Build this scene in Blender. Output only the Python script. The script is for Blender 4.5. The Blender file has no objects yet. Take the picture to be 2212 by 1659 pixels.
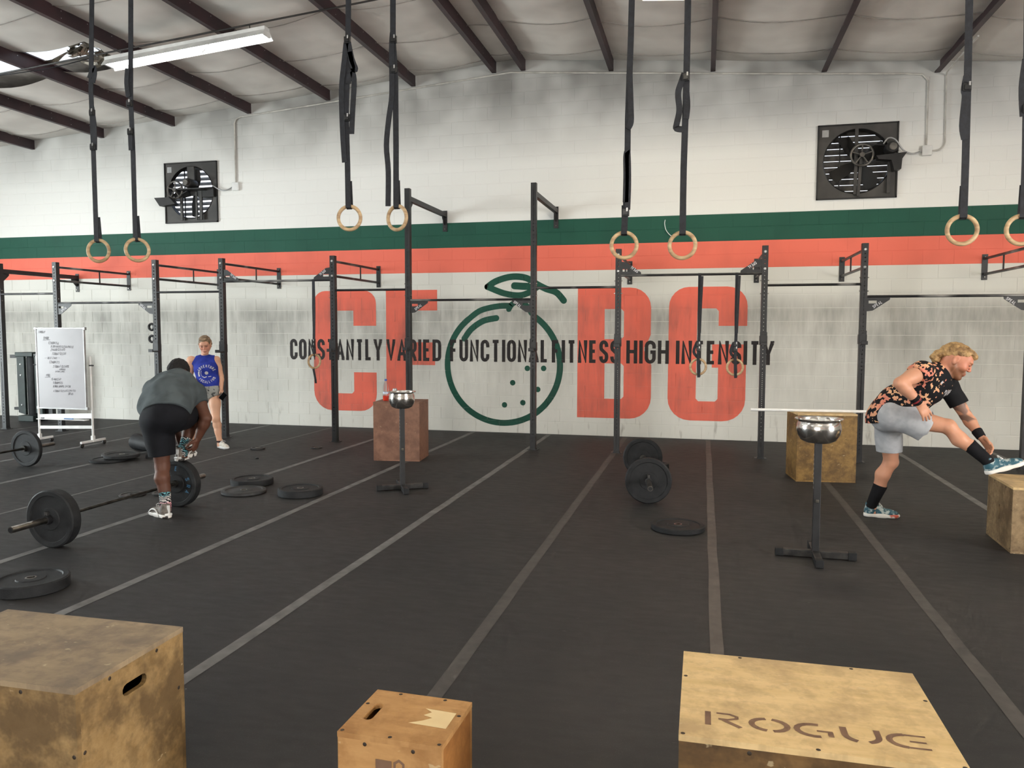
import bpy, bmesh, math, random
import numpy as np
from mathutils import Vector, Matrix
from mathutils.geometry import tessellate_polygon
from mathutils.bvhtree import BVHTree

random.seed(7)
scene = bpy.context.scene
C = scene.collection
PI = math.pi

# ------------------------------------------------------------------ camera
YAW, PITCH, ROLL = math.radians(13.852), math.radians(3.959), math.radians(0.1)
fw = Vector((-math.sin(YAW) * math.cos(PITCH), math.cos(YAW) * math.cos(PITCH), -math.sin(PITCH)))
rt = Vector((math.cos(YAW), math.sin(YAW), 0))
up = rt.cross(fw)
rt2 = rt * math.cos(ROLL) + up * math.sin(ROLL)
up2 = up * math.cos(ROLL) - rt * math.sin(ROLL)
cd = bpy.data.cameras.new('camera')
cd.sensor_width = 36.0
cd.lens = 1672.0 / 2212.0 * 36.0
cd.clip_end = 200
cam = bpy.data.objects.new('camera', cd)
C.objects.link(cam)
cam.matrix_world = Matrix(((rt2.x, up2.x, -fw.x, 0), (rt2.y, up2.y, -fw.y, -12.32), (rt2.z, up2.z, -fw.z, 1.685), (0, 0, 0, 1)))
scene.camera = cam

# ------------------------------------------------------------------ world, daylight, exposure
world = bpy.data.worlds.new('sky')
scene.world = world
world.use_nodes = True
wn = world.node_tree
wn.nodes.clear()
wo = wn.nodes.new('ShaderNodeOutputWorld')
wb = wn.nodes.new('ShaderNodeBackground')
sk = wn.nodes.new('ShaderNodeTexSky')
sk.sky_type = 'HOSEK_WILKIE'
sk.turbidity = 9.0
sk.ground_albedo = 0.4
sk.sun_direction = Vector((-0.3, -0.35, 0.89)).normalized()
wn.links.new(sk.outputs[0], wb.inputs[0])
wb.inputs[1].default_value = 7.0
wn.links.new(wb.outputs[0], wo.inputs[0])


def area(name, loc, rot, sx, sy, power, col):
    l = bpy.data.lights.new(name, 'AREA')
    l.shape = 'RECTANGLE'
    l.size, l.size_y = sx, sy
    l.energy = power
    l.color = col
    o = bpy.data.objects.new(name, l)
    o.location = loc
    o.rotation_euler = rot
    C.objects.link(o)
    return o


# daylight entering through the open roll-up doors (left wall, right wall, wall behind the camera)
area('daylight_left_door', (-16.1, -7.2, 1.8), (0, math.radians(-90), 0), 3.5, 4.2, 780, (0.88, 0.98, 1.0))
area('daylight_rear_door', (-3.0, -20.1, 1.9), (math.radians(90), 0, 0), 5.0, 3.7, 440, (1.0, 0.98, 0.93))
area('daylight_right_door', (9.6, -11.5, 1.8), (0, math.radians(90), 0), 3.5, 4.0, 780, (1.0, 0.97, 0.93))
vs = scene.view_settings
vs.view_transform = 'Standard'
vs.look = 'None'
vs.exposure = 0.38
vs.gamma = 1.0
vs.use_curve_mapping = False
scene.cycles.max_bounces = 5
scene.cycles.diffuse_bounces = 3
scene.cycles.glossy_bounces = 3
scene.cycles.use_adaptive_sampling = True
scene.cycles.adaptive_threshold = 0.08
scene.cycles.adaptive_min_samples = 14
scene.cycles.use_light_tree = False
scene.cycles.sample_clamp_indirect = 6.0


# ------------------------------------------------------------------ materials
def srgb(r, g, b):
    f = lambda c: (c / 255 / 12.92) if c / 255 <= 0.04045 else ((c / 255 + 0.055) / 1.055) ** 2.4
    return (f(r), f(g), f(b), 1)


class NT:
    def __init__(s, name):
        s.m = bpy.data.materials.new(name)
        s.m.use_nodes = True
        s.t = s.m.node_tree
        s.b = s.t.nodes['Principled BSDF']
        s.out = s.t.nodes['Material Output']

    def n(s, typ, ins=None, **props):
        nd = s.t.nodes.new('ShaderNode' + typ)
        for k, v in props.items():
            setattr(nd, k, v)
        for k, v in (ins or {}).items():
            s.set(nd.inputs[k], v)
        return nd

    def set(s, sock, v):
        if isinstance(v, bpy.types.NodeSocket):
            s.t.links.new(v, sock)
        elif isinstance(v, bpy.types.Node):
            s.t.links.new(v.outputs[0], sock)
        else:
            sock.default_value = v

    def math(s, op, a, b=0.0, clamp=False):
        return s.n('Math', {0: a, 1: b}, operation=op, use_clamp=clamp).outputs[0]

    def mix(s, f, a, b, blend='MIX'):
        nd = s.n('Mix', data_type='RGBA', blend_type=blend)
        s.set(nd.inputs[0], f)
        s.set(nd.inputs[6], a)
        s.set(nd.inputs[7], b)
        return nd.outputs[2]

    def noise(s, vec, scale, detail=2, rough=0.55):
        return s.n('TexNoise', {'Vector': vec, 'Scale': scale, 'Detail': detail, 'Roughness': rough}).outputs[0]

    def ramp(s, fac, lo, hi):
        return s.n('MapRange', {0: fac, 1: lo, 2: hi, 3: 0.0, 4: 1.0}).outputs[0]

    def obj(s):
        tc = s.n('TexCoord').outputs['Object']
        rnd = s.n('ObjectInfo').outputs['Random']
        off = s.n('VectorMath', {0: (37.0, 11.0, 23.0)}, operation='SCALE')
        s.set(off.inputs['Scale'], rnd)
        return s.n('VectorMath', {0: tc, 1: off}, operation='ADD').outputs[0]

    def pos(s):
        return s.n('NewGeometry').outputs['Position']

    def scale(s, v, sc):
        return s.n('Mapping', {'Vector': v, 'Scale': sc}).outputs[0]

    def bump(s, h, strength, dist=0.01):
        b = s.n('Bump', {'Height': h, 'Strength': strength, 'Distance': dist})
        s.set(s.b.inputs['Normal'], b)

    def fin(s, col, rough=0.5, metal=0.0, spec=0.5):
        s.set(s.b.inputs['Base Color'], col)
        s.set(s.b.inputs['Roughness'], rough)
        s.b.inputs['Metallic'].default_value = metal
        s.b.inputs['Specular IOR Level'].default_value = spec
        return s.m


def pm(name, a, b=None, rough=0.5, metal=0.0, scale=6.0, bump=0.0, bscale=80.0, spec=0.5, stretch=(1, 1, 1), lo=0.35, hi=0.65):
    """plain procedural material: two tones mixed by noise, optional fine relief"""
    t = NT(name)
    v = t.scale(t.obj(), stretch)
    col = t.mix(t.ramp(t.noise(v, scale), lo, hi), a, b or tuple(c * 0.8 for c in a[:3]) + (1,))
    if bump:
        t.bump(t.noise(v, bscale, 3), bump)
    return t.fin(col, rough, metal, spec)


M = {}
K = 0.2032


def wall_mat(name='painted_block', grime=0.8):
    t = NT(name)
    P = t.pos()
    z = t.n('SeparateXYZ', {0: P}).outputs[2]
    big = t.noise(P, 1.15, 2, 0.6)
    streak = t.noise(t.scale(P, (7, 1, 1.3)), 1.1, 3, 0.65)
    # scuffed band where balls and bars hit the wall
    up_ = t.ramp(z, 0.3, 1.95)
    dn = t.n('MapRange', {0: z, 1: 1.98, 2: 2.3, 3: 1.0, 4: 0.0}).outputs[0]
    band = t.math('MULTIPLY', t.math('ADD', t.math('MULTIPLY', up_, 0.88), 0.12), dn)
    dirt = t.math('MULTIPLY', t.math('ADD', t.math('ADD', t.math('MULTIPLY', t.ramp(streak, 0.3, 0.72), 0.45), 0.18), t.math('MULTIPLY', t.ramp(big, 0.3, 0.7), 0.5)), band, True)
    scuff = t.math('MULTIPLY', t.ramp(streak, 0.60, 0.70), t.n('MapRange', {0: z, 1: 0.1, 2: 0.5, 3: 0.5, 4: 0.0}).outputs[0])
    low = t.mix(t.math('MULTIPLY', dirt, grime), srgb(221, 220, 213), srgb(114, 112, 106))
    low = t.mix(scuff, low, srgb(120, 112, 102))
    top_dust_shade = t.math('MULTIPLY', t.ramp(z, 4.35, 5.55), t.math('ADD', t.math('MULTIPLY', t.ramp(big, 0.25, 0.6), 0.6), 0.4))  # dust plus fading lamp light near the roof, both painted into the colour
    high = t.mix(t.math('MULTIPLY', top_dust_shade, 0.85), srgb(238, 237, 233), srgb(112, 109, 105))
    smear = t.math('MULTIPLY', t.ramp(big, 0.5, 0.72), 0.35)
    coral = t.mix(smear, srgb(238, 118, 98), srgb(190, 92, 78))
    green = t.mix(smear, srgb(30, 84, 68), srgb(24, 62, 52))
    c = t.mix(t.math('GREATER_THAN', z, 13 * K), low, coral)
    c = t.mix(t.math('GREATER_THAN', z, 15 * K), c, green)
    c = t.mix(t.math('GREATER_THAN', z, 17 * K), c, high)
    return t.fin(c, 0.62, 0, 0.3)


def paint_mat(name, a, b):
    """mural paint, greyed by the same scuffing as the wall"""
    t = NT(name)
    P = t.pos()
    z = t.n('SeparateXYZ', {0: P}).outputs[2]
    big = t.noise(P, 1.15, 2, 0.6)
    st = t.noise(t.scale(P, (7, 1, 1.3)), 1.1, 3, 0.65)
    f = t.math('MULTIPLY', t.math('MULTIPLY', t.math('ADD', t.ramp(st, 0.3, 0.75), 0.2), t.ramp(big, 0.32, 0.7)), t.n('MapRange', {0: z, 1: 2.0, 2: 2.35, 3: 0.9, 4: 0.0}).outputs[0])
    return t.fin(t.mix(f, a, b), 0.6, 0, 0.3)


def floor_mat():
    t = NT('black_rubber_floor')
    P = t.pos()
    big = t.noise(P, 0.6, 3, 0.65)
    c = t.mix(t.ramp(big, 0.35, 0.68), srgb(44, 44, 45), srgb(56, 54, 54))
    chalk = t.noise(t.scale(P, (1.0, 2.6, 1)), 6.5, 3, 0.55)
    c = t.mix(t.math('MULTIPLY', t.ramp(chalk, 0.71, 0.78), 0.35), c, srgb(120, 116, 113))
    speck = t.n('TexVoronoi', {'Vector': P, 'Scale': 130.0}).outputs['Distance']
    sf = t.math('MULTIPLY', t.math('LESS_THAN', speck, 0.16), 0.35)
    c = t.mix(sf, c, srgb(98, 96, 95))
    return t.fin(c, t.math('ADD', t.math('MULTIPLY', chalk, 0.25), 0.5), 0, 0.25)


def ply(name, light, dark, tone, grain=(1, 1, 12), amt=0.8):
    """worn plywood: wavy grain, wide brown stains, small pale chips"""
    t = NT(name)
    v = t.obj()
    g = t.noise(t.scale(v, grain), 3.0, 4, 0.7)
    warp = t.noise(v, 3.6, 5, 0.68)
    c = t.mix(t.ramp(g, 0.35, 0.7), light, tone)
    c = t.mix(t.math('MULTIPLY', t.ramp(warp, 0.45, 0.60), amt), c, dark)
    drip = t.noise(t.scale(v, (7, 7, 0.9)), 2.2, 4, 0.65)
    c = t.mix(t.math('MULTIPLY', t.ramp(drip, 0.5, 0.62), 0.5 * amt), c, dark)
    chip = t.ramp(t.noise(t.scale(v, (1, 1.6, 1.6)), 15.0, 3, 0.6), 0.68, 0.72)
    c = t.mix(t.math('MULTIPLY', chip, 0.42), c, srgb(214, 196, 158))
    t.bump(g, 0.15, 0.004)
    return t.fin(c, 0.55, 0, 0.4)


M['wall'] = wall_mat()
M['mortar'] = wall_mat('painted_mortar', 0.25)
M['coral'] = paint_mat('coral_paint', srgb(236, 112, 92), srgb(158, 92, 80))
M['green'] = paint_mat('green_paint', srgb(22, 78, 62), srgb(34, 66, 56))
M['blackpaint'] = paint_mat('black_paint', srgb(34, 30, 31), srgb(52, 46, 44))
M['floor'] = floor_mat()
M['tape'] = pm('grey_tape', srgb(116, 115, 114), srgb(90, 89, 88), 0.7, scale=9, lo=0.3, hi=0.7)
M['tape_brown'] = pm('brown_grey_tape', srgb(92, 84, 80), srgb(75, 69, 66), 0.7, scale=9, lo=0.3, hi=0.7)
M['tape_dark'] = pm('worn_dark_tape', srgb(78, 74, 72), srgb(64, 61, 60), 0.7, scale=12, lo=0.3, hi=0.7)
M['insul'] = pm('white_vinyl_insulation', srgb(228, 223, 216), srgb(204, 198, 191), 0.5, scale=1.3, bump=0.25, bscale=5)
M['seam'] = pm('insulation_seam', srgb(158, 150, 144), srgb(130, 124, 118), 0.6)
M['purlin'] = pm('red_oxide_steel', srgb(62, 42, 46), srgb(43, 31, 36), 0.5, scale=2.5)
M['bolt'] = pm('pale_bolt', srgb(205, 205, 205), srgb(170, 170, 170), 0.35, 0.6)
M['rig'] = pm('black_powder_coat', srgb(38, 38, 40), srgb(27, 27, 29), 0.45, 0.0, scale=9, bump=0.1, bscale=300)
M['bar_worn'] = pm('worn_chalky_bar', srgb(30, 30, 32), srgb(150, 148, 145), 0.38, 0.35, scale=2.2, lo=0.52, hi=0.72)
M['rubber'] = pm('black_bumper_rubber', srgb(27, 28, 30), srgb(37, 38, 40), 0.62, scale=12, bump=0.2, bscale=160, spec=.3)
M['rubber_dusty'] = pm('dusty_rubber', srgb(46, 46, 47), srgb(64, 63, 62), 0.7, scale=9, bump=0.2, bscale=160)
M['iron'] = pm('black_iron', srgb(40, 40, 42), srgb(70, 68, 66), 0.5, 0.5, scale=14)
M['steel'] = pm('brushed_steel', srgb(150, 146, 140), srgb(108, 104, 98), 0.32, 1.0, scale=12)
M['darksteel'] = pm('dark_bar_steel', srgb(84, 82, 78), srgb(54, 52, 50), 0.38, 0.9, scale=14)
M['chrome'] = pm('polished_bowl_steel', srgb(236, 233, 228), srgb(220, 216, 210), 0.17, 1.0, scale=4)
M['white'] = pm('white_enamel', srgb(238, 238, 236), srgb(222, 222, 220), 0.35)
M['alu'] = pm('grey_aluminium', srgb(182, 182, 182), srgb(158, 158, 158), 0.4, 0.5)
M['board'] = pm('whiteboard_face', srgb(168, 166, 170), srgb(160, 158, 162), 0.3, scale=2)
M['white_print'] = pm('white_print', srgb(206, 204, 206), srgb(190, 188, 192), .6)
M['marker'] = pm('marker_ink', srgb(74, 72, 78), srgb(112, 110, 114), 0.6)
M['webbing'] = pm('black_webbing', srgb(27, 28, 33), srgb(38, 40, 47), 0.75, scale=30, bump=0.3, bscale=250)
M['birch'] = pm('birch_ring_wood', srgb(206, 178, 138), srgb(164, 132, 98), 0.5, scale=10, stretch=(1, 1, 3), bump=0.1)
M['fan'] = pm('dark_fan_paint', srgb(74, 71, 68), srgb(56, 54, 52), 0.5, 0.2, scale=4)
M['fan_dark'] = pm('black_fan_metal', srgb(40, 38, 37), srgb(28, 27, 27), 0.5, 0.2, scale=5)
M['louvre'] = pm('grey_louvre', srgb(120, 116, 110), srgb(84, 80, 76), 0.4, 0.5, scale=8)
M['conduit'] = pm('painted_conduit', srgb(206, 202, 194), srgb(176, 172, 165), 0.45, 0.1, scale=6)
M['conduit_dark'] = pm('dark_conduit', srgb(58, 54, 52), srgb(44, 41, 40), 0.45, 0.3)
M['plastic_black'] = pm('black_plastic', srgb(24, 24, 26), srgb(34, 34, 36), 0.4)
M['green_steel'] = pm('dark_green_steel', srgb(44, 56, 53), srgb(32, 41, 40), 0.5, 0.1)
M['blue_steel'] = pm('pale_blue_steel', srgb(122, 156, 178), srgb(98, 130, 152), 0.5)
M['foil'] = pm('torn_foil', srgb(170, 160, 145), srgb(60, 54, 48), 0.3, 0.6, scale=9, stretch=(1, 6, 1))


def emit(name, col, s):
    t = NT(name)
    t.set(t.b.inputs['Base Color'], col)
    t.b.inputs['Emission Color'].default_value = col
    t.b.inputs['Emission Strength'].default_value = s
    return t.m


M['tube_cool'] = emit('cool_lamp_tube', (1, 1.0, 0.99, 1), 32.0)
M['tube_warm'] = emit('warm_lamp_tube', (1, 0.88, 0.66, 1), 62.0)


def sky_panel():
    t = NT('translucent_panel')
    tr = t.n('BsdfTranslucent', {'Color': (0.97, 0.97, 0.95, 1)})
    tp = t.n('BsdfTransparent', {'Color': (0.9, 0.93, 0.95, 1)})
    n = t.noise(t.obj(), 3.0)
    mx = t.n('MixShader', {0: t.math('MULTIPLY', t.ramp(n, 0.3, 0.7), 0.5), 1: tr, 2: tp})
    t.t.links.new(mx.outputs[0], t.out.inputs[0])
    return t.m


M['skylight'] = sky_panel()


# ------------------------------------------------------------------ mesh helpers
class MB:
    """collects simple solids; build() links them as ONE mesh object"""

    def __init__(s):
        s.v, s.f, s.mi, s.sm = [], [], [], []
        s.cur = 0

    def add(s, vs, fs, smooth=False):
        o = len(s.v)
        s.v += [tuple(p) for p in vs]
        s.f += [tuple(i + o for i in f) for f in fs]
        s.mi += [s.cur] * len(fs)
        s.sm += [smooth] * len(fs)
        return s

    def box(s, lo, hi, mat=None, bev=0.0):
        x0, y0, z0 = lo
        x1, y1, z1 = hi
        if bev <= 0:
            vs = [Vector(p) for p in ((x0, y0, z0), (x1, y0, z0), (x1, y1, z0), (x0, y1, z0), (x0, y0, z1), (x1, y0, z1), (x1, y1, z1), (x0, y1, z1))]
            fs = [(3, 2, 1, 0), (4, 5, 6, 7), (0, 1, 5, 4), (1, 2, 6, 5), (2, 3, 7, 6), (3, 0, 4, 7)]
        else:
            b = min(bev, (x1 - x0) / 2.1, (y1 - y0) / 2.1, (z1 - z0) / 2.1)
            bm = bmesh.new()
            bmesh.ops.create_cube(bm, size=1)
            for v in bm.verts:
                v.co = Vector(((x0 + x1) / 2 + v.co.x * (x1 - x0), (y0 + y1) / 2 + v.co.y * (y1 - y0), (z0 + z1) / 2 + v.co.z * (z1 - z0)))
            bmesh.ops.bevel(bm, geom=bm.edges[:], offset=b, segments=2, profile=0.5, affect='EDGES')
            bm.verts.index_update()
            vs = [v.co.copy() for v in bm.verts]
            fs = [tuple(v.index for v in f.verts) for f in bm.faces]
            bm.free()
        if mat is not None:
            vs = [mat @ v for v in vs]
        return s.add(vs, fs)

    def bar(s, a, b, w, h, upv=(0, 0, 1), bev=0.0):
        """square bar from a to b, w across, h along upv"""
        a, b = Vector(a), Vector(b)
        d = (b - a)
        L = d.length
        d.normalize()
        u = Vector(upv)
        r = d.cross(u).normalized()
        u = r.cross(d)
        m = Matrix(((r.x, d.x, u.x, a.x), (r.y, d.y, u.y, a.y), (r.z, d.z, u.z, a.z), (0, 0, 0, 1)))
        return s.box((-w / 2, 0, -h / 2), (w / 2, L, h / 2), m, bev)

    def tube(s, pts, r, n=10, cap=True, closed=False):
        pts = [Vector(p) for p in pts]
        rs = r if isinstance(r, (list, tuple)) else [r] * len(pts)
        vs, fs = [], []
        prev = None
        N = len(pts)
        for i, p in enumerate(pts):
            if closed:
                d = pts[(i + 1) % N] - pts[i - 1]
            else:
                d = pts[min(i + 1, N - 1)] - pts[max(i - 1, 0)]
            d.normalize()
            if prev is None:
                u = Vector((0, 0, 1)) if abs(d.z) < 0.9 else Vector((0, 1, 0))
                u = (u - d * u.dot(d)).normalized()
            else:
                u = (prev - d * prev.dot(d)).normalized()
            prev = u
            w = d.cross(u)
            for k in range(n):
                a = 2 * PI * k / n
                vs.append(p + (u * math.cos(a) + w * math.sin(a)) * rs[i])
        for i in range(N if closed else N - 1):
            for k in range(n):
                i2 = (i + 1) % N
                fs.append((i * n + k, i * n + (k + 1) % n, i2 * n + (k + 1) % n, i2 * n + k))
        s.add(vs, fs, True)
        if cap and not closed:
            s.add(vs[:n], [tuple(range(n))[::-1]])
            s.add(vs[-n:], [tuple(range(n))])
        return s

    def lathe(s, prof, n=40, mat=None, smooth=True, cap=True):
        """prof: (radius, z) list, about Z, then mat"""
        vs, fs = [], []
        for r, z in prof:
            for k in range(n):
                a = 2 * PI * k / n
                vs.append(Vector((r * math.cos(a), r * math.sin(a), z)))
        for i in range(len(prof) - 1):
            for k in range(n):
                fs.append((i * n + k, i * n + (k + 1) % n, (i + 1) * n + (k + 1) % n, (i + 1) * n + k))
        if mat is not None:
            vs = [mat @ v for v in vs]
        s.add(vs, fs, smooth)
        return s

    def prism(s, loops, t, mat=None, z0=0.0):
        """2D outline (first loop) with holes, extruded along +Z by t, then mat"""
        loops = [[Vector((x, y, 0)) for x, y in lp] for lp in loops]
        flat = [p for lp in loops for p in lp]
        tris = tessellate_polygon(loops)
        n = len(flat)
        vs = [Vector((p.x, p.y, z0)) for p in flat] + [Vector((p.x, p.y, z0 + t)) for p in flat]
        fs = []
        for a, b, c in tris:
            pa, pb, pc = flat[a], flat[b], flat[c]
            if (pb - pa).cross(pc - pa).z < 0:
                b, c = c, b
            fs.append((a + n, b + n, c + n))
            fs.append((c, b, a))
        o = 0
        for lp in loops:
            m = len(lp)
            ar = sum(lp[i].x * lp[(i + 1) % m].y - lp[(i + 1) % m].x * lp[i].y for i in range(m))
            hole = lp is not loops[0]
            for i in range(m):
                j = (i + 1) % m
                q = (o + i, o + j, n + o + j, n + o + i)
                if (ar < 0) != hole:
                    q = q[::-1]
                fs.append(q)
            o += m
        if mat is not None:
            vs = [mat @ v for v in vs]
        return s.add(vs, fs)

    def mesh(s, name, mats):
        me = bpy.data.meshes.new(name)
        me.from_pydata(s.v, [], s.f)
        for m in (mats if isinstance(mats, (list, tuple)) else [mats]):
            me.materials.append(m)
        me.polygons.foreach_set('material_index', s.mi)
        me.polygons.foreach_set('use_smooth', s.sm)
        me.update()
        if any(s.sm):
            me.set_sharp_from_angle(angle=math.radians(38))
        return me

    def build(s, name, mats, parent=None, loc=None):
        return link(name, s.mesh(name, mats), parent, loc)


def link(name, me, parent=None, loc=None, mw=None):
    o = bpy.data.objects.new(name, me)
    C.objects.link(o)
    if parent is not None:
        o.parent = parent
    if mw is not None:
        o.matrix_local = mw
    elif loc is not None:
        o.location = loc
    return o


def tag(o, label=None, cat=None, group=None, kind=None):
    if label:
        o['label'] = label
    if cat:
        o['category'] = cat
    if group:
        o['group'] = group
    if kind:
        o['kind'] = kind
    return o


def thing(name, label, cat, loc=(0, 0, 0), rz=0.0, group=None):
    o = bpy.data.objects.new(name, None)
    o.empty_display_size = 0.1
    C.objects.link(o)
    o.location = loc
    o.rotation_euler = (0, 0, rz)
    return tag(o, label, cat, group)


def copy_tree(o, parent=None):
    c = o.copy()
    C.objects.link(c)
    if parent is not None:
        c.parent = parent
    for ch in list(o.children):
        copy_tree(ch, c)
    return c


def Tm(x, y, z):
    return Matrix.Translation((x, y, z))


def Rm(a, ax):
    return Matrix.Rotation(a, 4, ax)


# ------------------------------------------------------------------ stroke lettering
def arc(cx, cy, rx, ry, a0, a1, n=6):
    return [(cx + rx * math.cos(math.radians(a0 + (a1 - a0) * i / n)), cy + ry * math.sin(math.radians(a0 + (a1 - a0) * i / n))) for i in range(n + 1)]


def o_loop(w, r=None):
    r = r or w / 2
    return arc(w - r, 1 - r, r, r, 0, 90, 4) + arc(r, 1 - r, r, r, 90, 180, 4) + arc(r, r, r, r, 180, 270, 4) + arc(w - r, r, r, r, 270, 360, 4)


W_ = 0.40
R_ = 0.17
S_shape = arc(W_ / 2, 1 - 0.20, W_ / 2, 0.20, 0, 180, 8) + [(0, 0.72), (0.03, 0.62), (W_ - 0.03, 0.38), (W_, 0.28)] + arc(W_ / 2, 0.20, W_ / 2, 0.20, 0, -180, 8)
GLY = {  # capitals: (advance width, list of (closed, points)) in a box of height 1
    'A': (0.46, [(0, [(0, 0), (0.23, 1), (0.46, 0)]), (0, [(0.08, 0.3), (0.38, 0.3)])]),
    'B': (W_, [(1, [(0, 0), (0, 1)] + arc(W_ - R_, 1 - R_, R_, R_, 90, 0, 4) + [(W_, 0.6), (W_ - 0.06, 0.52), (W_, 0.44)] + arc(W_ - R_, R_, R_, R_, 0, -90, 4)), (0, [(0, 0.52), (W_ - 0.06, 0.52)])]),
    'C': (W_, [(0, [(W_, 0.68)] + arc(W_ / 2, 0.8, W_ / 2, 0.2, 0, 180, 8) + arc(W_ / 2, 0.2, W_ / 2, 0.2, 180, 360, 8) + [(W_, 0.32)])]),
    'D': (W_, [(1, [(0, 0), (0, 1)] + arc(W_ - R_, 1 - R_, R_, R_, 90, 0, 4) + arc(W_ - R_, R_, R_, R_, 0, -90, 4))]),
    'E': (0.34, [(0, [(0.34, 1), (0, 1), (0, 0), (0.34, 0)]), (0, [(0, 0.52), (0.29, 0.52)])]),
    'F': (0.34, [(0, [(0.34, 1), (0, 1), (0, 0)]), (0, [(0, 0.52), (0.29, 0.52)])]),
    'G': (W_, [(0, [(W_, 0.68)] + arc(W_ / 2, 0.8, W_ / 2, 0.2, 0, 180, 8) + arc(W_ / 2, 0.2, W_ / 2, 0.2, 180, 360, 8) + [(W_, 0.5), (W_ * 0.52, 0.5)])]),
    'H': (W_, [(0, [(0, 0), (0, 1)]), (0, [(W_, 0), (W_, 1)]), (0, [(0, 0.52), (W_, 0.52)])]),
    'I': (0.0, [(0, [(0, 0), (0, 1)])]),
    'J': (0.34, [(0, [(0.34, 1), (0.34, 0.2)] + arc(0.17, 0.2, 0.17, 0.2, 0, -180, 6))]),
    'K': (W_, [(0, [(0, 0), (0, 1)]), (0, [(W_, 1), (0, 0.4)]), (0, [(0.12, 0.55), (W_, 0)])]),
    'L': (0.32, [(0, [(0, 1), (0, 0), (0.32, 0)])]),
    'M': (0.52, [(0, [(0, 0), (0, 1), (0.26, 0.3), (0.52, 1), (0.52, 0)])]),
    'N': (0.42, [(0, [(0, 0), (0, 1), (0.42, 0), (0.42, 1)])]),
    'O': (W_, [(1, o_loop(W_))]),
    'P': (W_, [(0, [(0, 0), (0, 1)] + arc(W_ - R_, 1 - R_, R_, R_, 90, 0, 4) + arc(W_ - R_, 0.45 + R_, R_, R_, 0, -90, 4) + [(0, 0.45)])]),
    'Q': (W_, [(1, o_loop(W_)), (0, [(W_ * .55, .25), (W_ + .05, -.05)])]),
    'R': (W_, [(0, [(0, 0), (0, 1)] + arc(W_ - R_, 1 - R_, R_, R_, 90, 0, 4) + arc(W_ - R_, 0.45 + R_, R_, R_, 0, -90, 4) + [(0, 0.45)]), (0, [(0.18, 0.45), (W_, 0)])]),
    'S': (W_, [(0, [(W_, 0.74)] + S_shape[1:-1] + [(0, 0.26)])]),
    'T': (0.42, [(0, [(0.21, 0), (0.21, 1)]), (0, [(0, 1), (0.42, 1)])]),
    'U': (W_, [(0, [(0, 1)] + arc(W_ / 2, 0.2, W_ / 2, 0.2, 180, 360, 8) + [(W_, 1)])]),
    'V': (0.46, [(0, [(0, 1), (0.23, 0), (0.46, 1)])]),
    'W': (0.6, [(0, [(0, 1), (0.15, 0), (0.3, 0.8), (0.45, 0), (0.6, 1)])]),
    'X': (W_, [(0, [(0, 0), (W_, 1)]), (0, [(0, 1), (W_, 0)])]),
    'Y': (0.46, [(0, [(0, 1), (0.23, 0.42), (0.46, 1)]), (0, [(0.23, 0.42), (0.23, 0)])]),
    '0': (W_, [(1, o_loop(W_))]),
    '1': (0.15, [(0, [(0, .8), (0.15, 1), (0.15, 0)])]),
    '2': (W_, [(0, arc(W_ / 2, 0.78, W_ / 2, 0.22, 170, -30, 8) + [(0, 0), (W_, 0)])]),
    '3': (W_, [(0, arc(.2, .76, .2, .24, 150, -90, 7) + arc(.2, .26, .2, .26, 90, -150, 7))]),
    '4': (W_, [(0, [(.3, 0), (.3, 1), (0, .3), (W_, .3)])]),
    '5': (W_, [(0, [(W_, 1), (.03, 1), (0, .55)] + arc(.19, .32, .21, .3, 110, -150, 8))]),
    '6': (W_, [(0, [(.32, 1), (.02, .4)] + arc(.2, .25, .2, .25, 160, -200, 12))]),
    '8': (W_, [(1, arc(.2, .76, .17, .24, -90, 270, 10)[:-1]), (1, arc(.2, .26, .2, .26, 90, 450, 10)[:-1])]),
    '/': (0.3, [(0, [(0, 0), (0.3, 1)])]),
    '-': (0.5, [(0, [(0, 0.5), (0.5, 0.5)])]),
    '.': (0.1, [(0, [(0, 0.45), (0.1, 0.45)])]),
}


def ribbon(pts, w, closed=False):
    """mitred quads for a polyline of stroke width w"""
    P = []
    for p in pts:
        p = Vector((p[0], p[1]))
        if not P or (p - P[-1]).length > 1e-5:
            P.append(p)
    if closed and (P[0] - P[-1]).length < 1e-5:
        P.pop()
    N = len(P)
    L, R = [], []
    for i in range(N):
        a = P[i - 1] if (i > 0 or closed) else None
        b = P[(i + 1) % N] if (i < N - 1 or closed) else None
        d1 = (P[i] - a).normalized() if a is not None else None
        d2 = (b - P[i]).normalized() if b is not None else None
        if d1 is None:
            d1 = d2
        if d2 is None:
            d2 = d1
        n1, n2 = Vector((-d1.y, d1.x)), Vector((-d2.y, d2.x))
        m = n1 + n2
        if m.length < 1e-6:
            m = n1
        m.normalize()
        k = 1 / max(m.dot(n1), 0.42)
        L.append(P[i] + m * (w / 2 * k))
        R.append(P[i] - m * (w / 2 * k))
    q = []
    for i in range(N if closed else N - 1):
        j = (i + 1) % N
        q.append([R[i], R[j], L[j], L[i]])
    return q


def glyph_polys(ch, x, y, h, sx, w):
    adv, strokes = GLY[ch]
    out = []
    for closed, pts in strokes:
        pp = [(x + px * h * sx, y + py * h) for px, py in pts]
        if not closed:  # square stroke ends already at cap height
            pass
        out += ribbon(pp, w, bool(closed))
    return out, adv * h * sx


def text_polys(s, x, y, h, sx=1.0, w=None, gap=None):
    w = w or h * 0.14
    gap = gap if gap is not None else w * 1.9
    out = []
    for ch in s:
        if ch == ' ':
            x += h * sx * 0.28
            continue
        p, a = glyph_polys(ch, x, y, h, sx, w)
        out += p
        x += a + gap
    return out, x


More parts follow.
